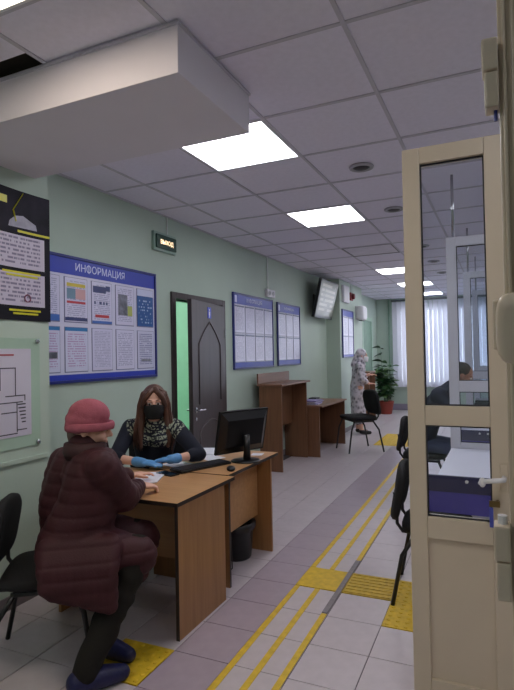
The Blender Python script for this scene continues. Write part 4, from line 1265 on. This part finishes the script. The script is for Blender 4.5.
def body_prims(J, hf, k=1.0, hands=True, curl=(0.5, 0.5)):
    B = Blob()
    sd = (J['shL'] - J['shR']).normalized()
    B.cap(J['hipL'], 0.105 * k, J['hipR'], 0.105 * k)
    B.cap(J['pelvis'], 0.125 * k, J['waist'], 0.105 * k)
    B.cap(J['waist'] + sd * 0.035, 0.10 * k, J['chest'] + sd * 0.06, 0.105 * k)
    B.cap(J['waist'] - sd * 0.035, 0.10 * k, J['chest'] - sd * 0.06, 0.105 * k)
    B.cap(J['shL'] - sd * 0.03, 0.062 * k, J['shR'] + sd * 0.03, 0.062 * k)
    B.cap(J['neck'] - UP * 0.05, 0.060 * k, J['head'] - UP * 0.05, 0.052 * k)
    A = head_prims(B, J['head'], hf, J.get('hup', UP))
    for s in 'LR':
        B.chain((J['sh' + s], 0.055 * k), (J['el' + s], 0.040 * k), (J['wr' + s], 0.027 * k))
        B.chain((J['hip' + s], 0.088 * k), (J['kn' + s], 0.058 * k), (J['an' + s], 0.038 * k))
        ft = J['ft' + s]
        B.chain((J['an' + s] - UP * 0.03, 0.036 * k), (J['an' + s] + ft * 0.10 - UP * 0.055, 0.034 * k), (J['an' + s] + ft * 0.16 - UP * 0.06, 0.026 * k))
        if hands:
            d = J['hd' + s]; n_ = J['hn' + s]
            hand_prims(B, J['wr' + s], d, n_, 1 if s == 'L' else -1, curl[0 if s == 'L' else 1], k)
    return B, A
def seg(a, b, t): return a + (b - a) * t

# ---- clerk with mask
J = dict(pelvis=V((-2.52, 3.47, 0.56)), waist=V((-2.47, 3.42, 0.74)), chest=V((-2.42, 3.36, 0.90)), neck=V((-2.395, 3.325, 1.03)), head=V((-2.372, 3.295, 1.155)),
         shL=V((-2.245, 3.385, 0.965)), shR=V((-2.585, 3.285, 0.965)), elL=V((-1.985, 3.29, 0.795)), elR=V((-2.535, 3.04, 0.778)), wrL=V((-2.085, 3.085, 0.790)), wrR=V((-2.265, 3.000, 0.772)),
         hipL=V((-2.43, 3.50, 0.55)), hipR=V((-2.61, 3.43, 0.55)), knL=V((-2.33, 3.10, 0.54)), knR=V((-2.46, 3.08, 0.54)), anL=V((-2.34, 3.12, 0.10)), anR=V((-2.44, 3.12, 0.10)),
         ftL=V((0.1, -0.99, 0)), ftR=V((0.1, -0.99, 0)), hdL=V((-0.92, -0.38, -0.06)), hdR=V((0.95, 0.10, -0.03)), hnL=V((0.1, 0.1, 1)), hnR=V((0, -0.1, 1)))
HF = V((0.56, -0.82, -0.06)).normalized()
B, A = body_prims(J, HF, 0.92, True, (0.5, 0.3))
clerk = B.build('person', SKIN, None, voxel=0.006, smooth=3, fn=SIT_C)
tag(clerk, 'person with long brown hair, black mask, navy sweater and blue gloves behind the desk', 'person')
eyes(clerk, J['head'], A, EYEW, IRIS)
l_, f_, u_ = A
# mask
mk = MB(); vs = []; fs = []
nx, nz = 12, 8
for b in range(nz + 1):
    q = b / nz
    zz = -0.108 + 0.098 * q
    hw = 0.060 + 0.018 * math.sin(q * PI * 0.7)
    for a in range(nx + 1):
        p = a / nx * 2 - 1
        dep = 0.020 + 0.098 * (1 - abs(p) ** 2.2) ** 0.55 - 0.018 * abs(q - 0.6)
        vs.append(J['head'] + l_ * p * hw + f_ * dep + u_ * (zz + 0.012 * (1 - abs(p)) * (q > 0.8)))
for b in range(nz):
    for a in range(nx):
        i0 = b * (nx + 1) + a
        fs.append((i0, i0 + 1, i0 + nx + 2, i0 + nx + 1))
mk.add(vs, fs)
MASK = mat('mask_black', (18, 18, 20), 0.8, bump=0.3, bscale=300)
mo_ = mk.build('face_mask', MASK, clerk, smooth=True)
sm = mo_.modifiers.new('thick', 'SOLIDIFY'); sm.thickness = 0.003; sm.offset = 1
# sweater with a light patterned yoke
SWM = bpy.data.materials.new('sweater_knit'); SWM.use_nodes = True
N, L = nt(SWM); b_ = N['Principled BSDF']
tc = N.new('ShaderNodeTexCoord'); sp = N.new('ShaderNodeSeparateXYZ'); L.new(tc.outputs['Object'], sp.inputs[0])
vd = N.new('ShaderNodeVectorMath'); vd.operation = 'DISTANCE'; L.new(tc.outputs['Object'], vd.inputs[0]); vd.inputs[1].default_value = (-2.36, 3.30, 1.06)
yoke = mnode(N, L, 'LESS_THAN', vd.outputs['Value'], 0.245)
vo = N.new('ShaderNodeTexVoronoi'); vo.inputs['Scale'].default_value = 62; L.new(tc.outputs['Object'], vo.inputs[0])
dots = mnode(N, L, 'LESS_THAN', vo.outputs['Distance'], 0.52)
ring = mnode(N, L, 'GREATER_THAN', mnode(N, L, 'SINE', mnode(N, L, 'MULTIPLY', vd.outputs['Value'], 150.0)), -0.55)
k_ = mnode(N, L, 'MULTIPLY', mnode(N, L, 'MULTIPLY', yoke, dots), ring)
mx = N.new('ShaderNodeMix'); mx.data_type = 'RGBA'; L.new(k_, mx.inputs['Factor']); mx.inputs['A'].default_value = lin((20, 24, 40)); mx.inputs['B'].default_value = lin((150, 156, 138))
L.new(mx.outputs['Result'], b_.inputs['Base Color']); b_.inputs['Roughness'].default_value = 0.9
S = Blob(); g = 0.018
sd = (J['shL'] - J['shR']).normalized()
S.cap(J['hipL'], 0.118, J['hipR'], 0.118); S.cap(J['pelvis'], 0.13, J['waist'], 0.115)
for s in (-1, 1):
    S.cap(J['waist'] + sd * 0.04 * s, 0.105, J['chest'] + sd * 0.06 * s, 0.115)
    S.ell(J['chest'] + sd * 0.07 * s + V((0.03, -0.085, -0.02)), (0.06, 0.055, 0.06))
S.cap(J['shL'] - sd * 0.02, 0.068, J['shR'] + sd * 0.02, 0.068)
S.cap(J['neck'] - UP * 0.05, 0.075, J['neck'] + UP * 0.0, 0.062)
S.chain((J['shL'], 0.066), (J['elL'], 0.052), (seg(J['elL'], J['wrL'], 0.28), 0.047))
S.chain((J['shR'], 0.066), (J['elR'], 0.052), (seg(J['elR'], J['wrR'], 0.22), 0.047))
S.build('sweater', SWM, clerk, voxel=0.008, smooth=5, fn=SIT_C)
T_ = Blob()
for s in 'LR': T_.chain((J['hip' + s], 0.100), (J['kn' + s], 0.068), (J['an' + s] + UP * 0.02, 0.050))
T_.build('trousers', mat('trousers_black', (22, 22, 26), 0.85), clerk, voxel=0.012, smooth=4, fn=SIT_C)
for s in 'LR':
    q = Blob(); a = J['an' + s]; ft = J['ft' + s]
    q.chain((a - UP * 0.045, 0.044), (a + ft * 0.10 - UP * 0.060, 0.040), (a + ft * 0.17 - UP * 0.064, 0.032)); q.build('shoe', BLACKP, clerk, voxel=0.01, smooth=3)
GLOVE = mat('glove_blue', (92, 150, 206), 0.4, var=0.1, scale=40, bump=0.4, bscale=90)
for s, sg, cu in (('L', 1, 0.5), ('R', -1, 0.3)):
    G = Blob(); hand_prims(G, J['wr' + s], J['hd' + s], J['hn' + s], sg, cu, 0.92, 0.0035)
    G.cap(J['wr' + s] + J['hd' + s].normalized() * 0.01, 0.031, seg(J['wr' + s], J['el' + s], 0.22), 0.036)
    G.build('glove', GLOVE, clerk, voxel=0.0045, smooth=2)
# hair: cap plus long strands
HAIR = mat('hair_brown', (88, 58, 46), 0.45, var=0.35, scale=40, stretch=(1, 1, 0.15))
Hc = J['head']
HB = Blob()
HB.ell(Hc + u_ * 0.045 - f_ * 0.030, (0.088, 0.094, 0.092), A)
HB.ell(Hc + u_ * 0.000 - f_ * 0.055, (0.092, 0.068, 0.11), A)
HB.cap(Hc - f_ * 0.075, 0.07, Hc - f_ * 0.085 - UP * 0.22, 0.06)
for s in (-1, 1):
    HB.chain((Hc + l_ * s * 0.060 + u_ * 0.060 + f_ * 0.038, 0.030), (Hc + l_ * s * 0.087 + f_ * 0.020 - u_ * 0.01, 0.026), (Hc + l_ * s * 0.094 + f_ * 0.018 - u_ * 0.11, 0.030),
             (Hc + l_ * s * 0.108 + f_ * 0.035 - u_ * 0.21, 0.030), (Hc + l_ * s * 0.098 + f_ * 0.055 - u_ * 0.32, 0.014))
    HB.chain((Hc + l_ * s * 0.088 - f_ * 0.01 - u_ * 0.03, 0.032), (Hc + l_ * s * 0.115 - f_ * 0.01 - u_ * 0.17, 0.036), (Hc + l_ * s * 0.125 + f_ * 0.01 - u_ * 0.29, 0.018))
for s in (-1, 1):
    HB.chain((Hc + u_ * 0.108 + f_ * 0.035 + l_ * s * 0.008, 0.022), (Hc + u_ * 0.085 + f_ * 0.068 + l_ * s * 0.030, 0.020), (Hc + u_ * 0.045 + f_ * 0.066 + l_ * s * 0.062, 0.019), (Hc - u_ * 0.01 + f_ * 0.045 + l_ * s * 0.082, 0.018))
    MB().tube([Hc + u_ * 0.026 + f_ * 0.090 + l_ * s * 0.014, Hc + u_ * 0.031 + f_ * 0.088 + l_ * s * 0.032, Hc + u_ * 0.024 + f_ * 0.076 + l_ * s * 0.050], [0.003, 0.0035, 0.0015], 6).build('eyebrow', HAIR, clerk, smooth=True)
hb = HB.build('hair', HAIR, clerk, voxel=0.006, smooth=3)
ST = MB(); rh = random.Random(5)
for k in range(150):
    s = rh.choice((-1, 1)); a = rh.random()
    p0 = Hc + u_ * (0.125 - 0.02 * a) + l_ * s * (0.005 + 0.03 * a) + f_ * (0.03 - 0.09 * rh.random())
    e_ = rh.uniform(0.62, 1.0)
    w1 = rh.uniform(-0.006, 0.010); ff = rh.uniform(-0.06, 0.045)
    pts = [p0, Hc + u_ * 0.075 + l_ * s * (0.082 + w1) + f_ * ff, Hc - u_ * 0.01 + l_ * s * (0.108 + w1) + f_ * ff * 0.9,
           Hc - u_ * 0.12 + l_ * s * (0.118 + w1) + f_ * (ff * 0.9 + 0.01), Hc - u_ * (0.22 * e_ + 0.02) + l_ * s * (0.130 + w1 * 2) + f_ * (ff * 0.8 + 0.022 + 0.01 * math.sin(k)),
           Hc - u_ * (0.33 * e_ + 0.03) + l_ * s * (0.112 + w1 * 3 + 0.01 * math.sin(k * 1.7)) + f_ * (ff * 0.8 + 0.04)]
    ST.tube(pts, [0.003, 0.0045, 0.005, 0.005, 0.004, 0.0012], 5)
ST.build('strands', HAIR, hb, smooth=True)

# ---- visitor in the burgundy coat
U_ = CU.copy(); R_ = V((CU.y, -CU.x, 0))          # facing, own right side
J = dict(pelvis=V((-2.01, 2.085, 0.56)), waist=V((-1.99, 2.095, 0.74)), chest=V((-1.945, 2.11, 0.92)), neck=V((-1.93, 2.10, 1.045)), head=V((-1.910, 2.105, 1.142)))
J['shL'] = V((-2.15, 2.165, 0.945)); J['shR'] = V((-1.765, 2.015, 0.975))
J['elL'] = V((-2.17, 2.40, 0.80)); J['elR'] = V((-1.755, 2.165, 0.790))
J['wrL'] = V((-2.06, 2.62, 0.780)); J['wrR'] = V((-1.855, 2.425, 0.782))
J['hipL'] = J['pelvis'] - R_ * 0.095 - UP * 0.01; J['hipR'] = J['pelvis'] + R_ * 0.095 - UP * 0.01
J['knL'] = V((-1.80, 2.37, 0.53)); J['knR'] = V((-1.665, 2.155, 0.53))
J['anL'] = V((-1.87, 2.12, 0.10)); J['anR'] = V((-1.735, 1.855, 0.10))
J['ftL'] = V((0.62, 0.0, 0)).normalized(); J['ftR'] = V((0.55, 0.80, 0)).normalized()
J['hdL'] = V((0.3, 0.95, 0)); J['hdR'] = V((0.42, 0.90, -0.16)); J['hnL'] = V((0, 0, 1)); J['hnR'] = V((0.15, 0, 1))
HF2 = V((0.86, 0.50, -0.10)).normalized()
B, A = body_prims(J, HF2, 0.98, True, (0.4, 0.85))
vis = B.build('person', SKIN, None, voxel=0.006, smooth=3, fn=SIT_V)
tag(vis, 'person in burgundy quilted coat and pink knit hat seated at the desk, seen from behind', 'person')
eyes(vis, J['head'], A, EYEW, IRIS)
def quilt(co, no, arms):
    d = np.zeros(len(co))
    ph = co[:, 2] / 0.062
    torso = np.abs(np.sin(ph * PI)) ** 0.3
    best = np.full(len(co), 9.0); par = np.zeros(len(co))
    for (a, b, off) in arms:
        a = np.array(a); b = np.array(b); ab = b - a; L_ = np.linalg.norm(ab)
        t = np.clip(((co - a) @ ab) / L_ ** 2, 0, 1)
        ds = np.linalg.norm(co - (a + t[:, None] * ab), axis=1)
        m_ = ds < best; best[m_] = ds[m_]; par[m_] = (t * L_ + off)[m_]
    arm = np.abs(np.sin(par / 0.06 * PI)) ** 0.3
    wgt = np.clip((0.105 - best) / 0.02, 0, 1)
    d = torso * (1 - wgt) + arm * wgt
    return co + no * ((d - 0.8) * 0.009)[:, None]
C_ = Blob()
S2 = (J['shR'] - J['shL']).normalized()
C_.cap(J['shL'] + S2 * 0.03, 0.082, J['shR'] - S2 * 0.03, 0.082)
for s in (-1, 1):
    C_.cap(J['chest'] + S2 * s * 0.095, 0.140, J['waist'] + S2 * s * 0.105, 0.152)
    C_.cap(J['waist'] + S2 * s * 0.105, 0.152, J['pelvis'] + R_ * s * 0.10 - U_ * 0.01, 0.165)
    C_.cap(J['shR' if s > 0 else 'shL'] - S2 * s * 0.05, 0.085, J['chest'] + S2 * s * 0.09 - UP * 0.04, 0.12)
C_.cap(J['neck'] - UP * 0.05, 0.10, J['chest'], 0.13)
# skirt of the coat over the thighs, hem hanging
for s, kn in ((-1, J['knL']), (1, J['knR'])):
    h0 = J['pelvis'] + R_ * s * 0.10
    C_.cap(h0 - UP * 0.02, 0.165, seg(h0, kn, 0.72) - UP * 0.01, 0.115)
    C_.cap(h0 - UP * 0.09, 0.135, seg(h0, kn, 0.62) - UP * 0.10, 0.085)
    C_.cap(seg(h0, kn, 0.72) - UP * 0.02, 0.115, seg(h0, kn, 1.0) - UP * 0.015, 0.100)
    C_.cap(seg(h0, kn, 0.60) - UP * 0.12, 0.075, seg(h0, kn, 0.98) - UP * 0.09, 0.065)
C_.cap(seg(J['pelvis'], J['knR'], 0.5) - UP * 0.06, 0.11, seg(J['pelvis'], J['knL'], 0.5) - UP * 0.06, 0.11)
C_.cap(J['pelvis'] + R_ * 0.18 - U_ * 0.04 - UP * 0.12, 0.075, seg(J['pelvis'], J['knR'], 0.5) + R_ * 0.10 - UP * 0.17, 0.055)
C_.chain((J['shR'], 0.088), (J['elR'], 0.078), (seg(J['elR'], J['wrR'], 0.86), 0.050))
C_.chain((J['shL'], 0.088), (J['elL'], 0.078), (seg(J['elL'], J['wrL'], 0.86), 0.050))
C_.cap(J['neck'] - UP * 0.045, 0.105, J['neck'] + UP * 0.015 - U_ * 0.005, 0.088)
# coat tails hanging down outside the seat edge on the near side
SEATC = V((-2.10, 2.01, 0))
for n_t in range(9):
    ly = 0.03 + 0.035 * n_t
    q0 = SEATC + U_ * ly
    rr_t = 0.040 if n_t else 0.032
    C_.chain((q0 + R_ * 0.215 + UP * 0.60, 0.060), (q0 + R_ * 0.285 + UP * 0.535, 0.045), (q0 + R_ * 0.309 + UP * 0.47, rr_t), (q0 + R_ * 0.309 + UP * (0.455 - 0.012 * n_t), rr_t))
arms = []
for s in 'LR':
    l1 = (J['el' + s] - J['sh' + s]).length
    arms.append((tuple(J['sh' + s]), tuple(J['el' + s]), 0.0)); arms.append((tuple(J['el' + s]), tuple(J['wr' + s]), l1))
COATM = mat('coat_burgundy', (64, 32, 37), 0.6, var=0.12, scale=10, bump=0.25, bscale=120, spec=0.25)
C_.cap(J['neck'] - UP * 0.06, 0.095, J['shL'] + S2 * 0.05, 0.085)
C_.cap(J['neck'] - UP * 0.06, 0.095, J['shR'] - S2 * 0.05, 0.085)
C_.cap(J['shL'], 0.088, J['waist'] - S2 * 0.15 - U_ * 0.02, 0.115)
C_.cap(J['waist'] - S2 * 0.15 - U_ * 0.02, 0.115, J['pelvis'] - R_ * 0.10 - U_ * 0.03, 0.15)
coat = C_.build('quilted_coat', COATM, vis, voxel=0.0085, smooth=9, fn=lambda co, no: SIT_COAT(quilt(co, no, arms), no))
# collar
cl = MB(); vs = []; fs = []
nk = J['neck'] - UP * 0.02
for a in range(25):
    an = math.radians(-155 + 310 * a / 24.0) + math.atan2(-U_.y, -U_.x)
    for (rr_, z) in ((0.098, -0.03), (0.112, 0.005), (0.106, 0.042), (0.090, 0.048), (0.084, 0.0)):
        vs.append(nk + V((math.cos(an), math.sin(an), 0)) * rr_ + UP * z)
for a in range(24):
    for b in range(4):
        i0 = a * 5 + b
        fs.append((i0, i0 + 5, i0 + 6, i0 + 1))
cl.add(vs, fs); c_o = cl.build('collar', mat('collar_burgundy', (58, 30, 34), 0.7), vis, smooth=True)
sm = c_o.modifiers.new('thick', 'SOLIDIFY'); sm.thickness = 0.012; sm.offset = 0
TR = Blob()
for s in 'LR': TR.chain((J['hip' + s], 0.105), (J['kn' + s], 0.082), (J['an' + s] - UP * 0.02, 0.060))
def folds(co, no):
    d = np.sin(co[:, 2] * 38 + co[:, 0] * 40 + 2.0 * np.sin(co[:, 1] * 14 + co[:, 2] * 9)) * np.sin(co[:, 2] * 13 + co[:, 1] * 21 + 0.8)
    return co + no * (0.007 * d)[:, None]
TR.build('trousers', mat('trousers_dark_olive', (36, 34, 31), 0.95, var=0.15, bump=0.3, bscale=200, spec=0.2), vis, voxel=0.009, smooth=4, fn=lambda co, no: SIT_V(folds(co, no), no))
SHC = mat('shoe_cover_blue', (26, 28, 74), 0.5, var=0.2, scale=30, bump=0.6, bscale=60)
for s in 'LR':
    q = Blob(); a = J['an' + s]; ft = J['ft' + s]
    q.chain((a - ft * 0.03 - UP * 0.045, 0.052), (a + ft * 0.08 - UP * 0.052, 0.050), (a + ft * 0.17 - UP * 0.062, 0.038)); q.build('shoe_cover', SHC, vis, voxel=0.009, smooth=3)
# hat: knitted crown with a rolled brim
HATM = mat('hat_pink_knit', (164, 92, 106), 0.9, var=0.12, scale=25, bump=0.5, bscale=150, spec=0.2)
hc = J['head'] + A[2] * 0.050 - A[1] * 0.012
ht = Blob()
ht.ell(hc + A[2] * 0.020, (0.092, 0.104, 0.080), A)
ht.ell(hc - A[2] * 0.008 - A[1] * 0.008, (0.096, 0.108, 0.062), A)
ht.ell(hc - A[2] * 0.040 - A[1] * 0.035, (0.088, 0.080, 0.045), A)
hat = ht.build('knit_hat', HATM, vis, voxel=0.006, smooth=4)
brm = MB(); vs = []; fs = []
nb_ = 40
for a in range(nb_):
    an = 2 * PI * a / nb_
    fwd = max(0, math.cos(an))
    for j in range(8):
        q = 2 * PI * j / 8
        rr_x = 0.094 + 0.010 * math.cos(q) + 0.018 * fwd * (math.cos(q) > 0)
        zz = -0.040 + 0.022 * math.sin(q) + 0.012 * math.cos(an)
        vs.append(hc + A[1] * math.cos(an) * (rr_x + 0.010) + A[0] * math.sin(an) * rr_x + A[2] * zz)
for a in range(nb_):
    for j in range(8):
        a2, j2 = (a + 1) % nb_, (j + 1) % 8
        fs.append((a * 8 + j, a2 * 8 + j, a2 * 8 + j2, a * 8 + j2))
brm.add(vs, fs).build('hat_brim', HATM, hat, smooth=True)
HR = Blob(); HR.cap(J['head'] - A[1] * 0.075 + A[2] * 0.02, 0.045, J['head'] - A[1] * 0.07 - A[2] * 0.05, 0.04)
HR.build('hair', mat('hair_grey_brown', (120, 98, 88), 0.6), vis, voxel=0.008, smooth=3)
# documents under the visitor's left hand
sheets(-2.09, 2.80, DZ + 0.0005, 0.4, 2, 'white document between the burgundy coat and the clerk', 0.21, 0.297)

# ---- seated person in navy in the booth
J = dict(pelvis=V((-0.80, 5.45, 0.57)), waist=V((-0.74, 5.45, 0.76)), chest=V((-0.62, 5.45, 0.97)), neck=V((-0.50, 5.45, 1.14)), head=V((-0.38, 5.45, 1.255)),
         shL=V((-0.60, 5.63, 1.06)), shR=V((-0.60, 5.27, 1.06)), elL=V((-0.44, 5.68, 0.84)), elR=V((-0.46, 5.24, 0.84)), wrL=V((-0.22, 5.62, 0.79)), wrR=V((-0.22, 5.50, 0.79)),
         hipL=V((-0.80, 5.54, 0.555)), hipR=V((-0.80, 5.36, 0.555)), knL=V((-0.40, 5.56, 0.52)), knR=V((-0.43, 5.335, 0.50)), anL=V((-0.44, 5.56, 0.11)), anR=V((-0.56, 5.30, 0.11)),
         ftL=V((1, 0, 0)), ftR=V((1, 0, 0)), hdL=V((1, -0.3, 0)), hdR=V((1, 0.2, 0)), hnL=V((0, 0, 1)), hnR=V((0, 0, 1)))
for k_n in list(J):
    if k_n[:2] not in ('ft', 'hd', 'hn'): J[k_n] = J[k_n] + V((0.02, 0.25, 0))
HF3 = V((0.88, 0.10, -0.40)).normalized(); J['hup'] = V((0.4, 0, 0.9))
B, A = body_prims(J, HF3, 1.0, True, (0.4, 0.4))
man = B.build('person', SKIN2, None, voxel=0.008, smooth=3, fn=SIT_N)
tag(man, 'person in dark navy jacket and jeans leaning over the booth desk', 'person')
eyes(man, J['head'], A, EYEW, IRIS)
K = Blob(); sd = V((0, 1, 0))
for s in (-1, 1):
    K.cap(J['pelvis'] + sd * s * 0.06, 0.13, J['waist'] + sd * s * 0.06, 0.125); K.cap(J['waist'] + sd * s * 0.06, 0.125, J['chest'] + sd * s * 0.08, 0.125)
K.cap(J['shL'], 0.082, J['shR'], 0.082); K.cap(J['neck'] - V((0.04, 0, 0.05)), 0.085, J['neck'], 0.068)
for s in 'LR': K.chain((J['sh' + s], 0.08), (J['el' + s], 0.064), (seg(J['el' + s], J['wr' + s], 0.9), 0.046))
K.build('jacket', mat('jacket_navy', (26, 30, 52), 0.75, var=0.15), man, voxel=0.01, smooth=5, fn=SIT_N)
K = Blob()
for s in 'LR': K.chain((J['hip' + s], 0.10), (J['kn' + s], 0.072), (J['an' + s], 0.055))
K.build('jeans', mat('jeans_blue', (54, 62, 92), 0.85, var=0.15), man, voxel=0.01, smooth=4, fn=SIT_N)
for s in 'LR':
    q = Blob(); a = J['an' + s]; ft = J['ft' + s]
    q.chain((a - UP * 0.045, 0.050), (a + ft * 0.10 - UP * 0.062, 0.045), (a + ft * 0.19 - UP * 0.066, 0.038)); q.build('shoe', BLACKP, man, voxel=0.01, smooth=3)
HB = Blob(); HB.ell(J['head'] + A[2] * 0.040 - A[1] * 0.028, (0.084, 0.094, 0.086), A); HB.ell(J['head'] - A[1] * 0.055, (0.08, 0.055, 0.07), A)
HB.build('hair', mat('hair_dark', (40, 28, 24), 0.6), man, voxel=0.007, smooth=3)

# ---- standing person in patterned grey clothes
cx, cy = -2.42, 9.75
fw = V((0.93, 0.36, 0)); rt = V((0.36, -0.93, 0))
P_ = lambda f__, r__, z: V((cx, cy, 0)) + fw * f__ + rt * r__ + UP * z
J = dict(pelvis=P_(-0.04, 0, 0.86), waist=P_(-0.02, 0, 1.02), chest=P_(0.0, 0, 1.19), neck=P_(0.03, 0, 1.32), head=P_(0.065, 0, 1.445),
         shL=P_(0.0, -0.165, 1.26), shR=P_(0.0, 0.165, 1.26), elL=P_(0.06, -0.22, 1.03), elR=P_(0.02, 0.23, 1.02), wrL=P_(0.20, -0.08, 1.09), wrR=P_(0.17, 0.08, 0.93),
         hipL=P_(-0.03, -0.09, 0.85), hipR=P_(-0.03, 0.09, 0.85), knL=P_(-0.01, -0.09, 0.47), knR=P_(0.02, 0.09, 0.47), anL=P_(-0.03, -0.09, 0.10), anR=P_(0.01, 0.09, 0.10),
         ftL=fw, ftR=fw, hdL=fw * 0.9 + rt * 0.3, hdR=fw * 0.9 - rt * 0.3, hnL=UP, hnR=UP)
B, A = body_prims(J, fw + UP * -0.12, 0.97, True, (0.5, 0.5))
pat = B.build('person', SKIN, None, voxel=0.008, smooth=3)
tag(pat, 'person in light grey patterned dress and headscarf standing behind the far chair', 'person')
eyes(pat, J['head'], A, EYEW, IRIS)
PM = bpy.data.materials.new('patterned_cloth'); PM.use_nodes = True
N, L = nt(PM); b_ = N['Principled BSDF']
tc = N.new('ShaderNodeTexCoord'); vo = N.new('ShaderNodeTexVoronoi'); vo.inputs['Scale'].default_value = 16
no = N.new('ShaderNodeTexNoise'); no.inputs['Scale'].default_value = 14
L.new(tc.outputs['Object'], vo.inputs[0]); L.new(tc.outputs['Object'], no.inputs[0])
cr = N.new('ShaderNodeValToRGB'); cr.color_ramp.elements[0].color = lin((66, 62, 76)); cr.color_ramp.elements[1].color = lin((208, 202, 212))
cr.color_ramp.elements[0].position = 0.25; cr.color_ramp.elements[1].position = 0.62
L.new(mnode(N, L, 'ADD', mnode(N, L, 'MULTIPLY', vo.outputs['Distance'], 0.6), mnode(N, L, 'MULTIPLY', no.outputs[0], 0.5)), cr.inputs[0])
L.new(cr.outputs[0], b_.inputs['Base Color']); b_.inputs['Roughness'].default_value = 0.85
K = Blob()
for s in (-1, 1):
    K.cap(J['pelvis'] + rt * s * 0.06, 0.125, J['waist'] + rt * s * 0.05, 0.11); K.cap(J['waist'] + rt * s * 0.05, 0.11, J['chest'] + rt * s * 0.07, 0.118)
    K.cap(J['pelvis'] + rt * s * 0.07, 0.12, P_(-0.02, 0.10 * s, 0.30), 0.115)
K.cap(J['pelvis'], 0.13, P_(-0.02, 0, 0.30), 0.14)
K.cap(J['shL'], 0.07, J['shR'], 0.07)
for s in 'LR': K.chain((J['sh' + s], 0.068), (J['el' + s], 0.060), (seg(J['el' + s], J['wr' + s], 0.55), 0.055))
K.build('dress', PM, pat, voxel=0.011, smooth=4)
K = Blob()
K.ell(J['head'] + A[2] * 0.035 - A[1] * 0.025, (0.092, 0.102, 0.098), A); K.ell(J['head'] - A[2] * 0.07 - A[1] * 0.035, (0.085, 0.075, 0.10), A)
K.chain((J['head'] - A[2] * 0.12 - A[1] * 0.02, 0.085), (J['neck'] - UP * 0.04, 0.105))
K.cap(J['head'] - A[1] * 0.09, 0.05, J['neck'] - A[1] * 0.12 - UP * 0.06, 0.06)
K.build('headscarf', PM, pat, voxel=0.009, smooth=3)
mk = MB(); vs = []; fs = []
for b in range(7):
    q = b / 6.0; zz = -0.108 + 0.098 * q; hw = 0.060 + 0.018 * math.sin(q * PI * 0.7)
    for a in range(11):
        p = a / 10.0 * 2 - 1
        vs.append(J['head'] + A[0] * p * hw + A[1] * (0.025 + 0.096 * (1 - abs(p) ** 2.2) ** 0.55) + A[2] * zz)
for b in range(6):
    for a in range(10):
        i0 = b * 11 + a; fs.append((i0, i0 + 1, i0 + 12, i0 + 11))
mk.add(vs, fs); q = mk.build('face_mask', WHITE, pat, smooth=True)
sm = q.modifiers.new('thick', 'SOLIDIFY'); sm.thickness = 0.003
for s in 'LR':
    q = Blob(); a = J['an' + s]
    q.chain((a - UP * 0.045, 0.046), (a + fw * 0.10 - UP * 0.062, 0.040), (a + fw * 0.16 - UP * 0.066, 0.032)); q.build('shoe', BLACKP, pat, voxel=0.01, smooth=3)
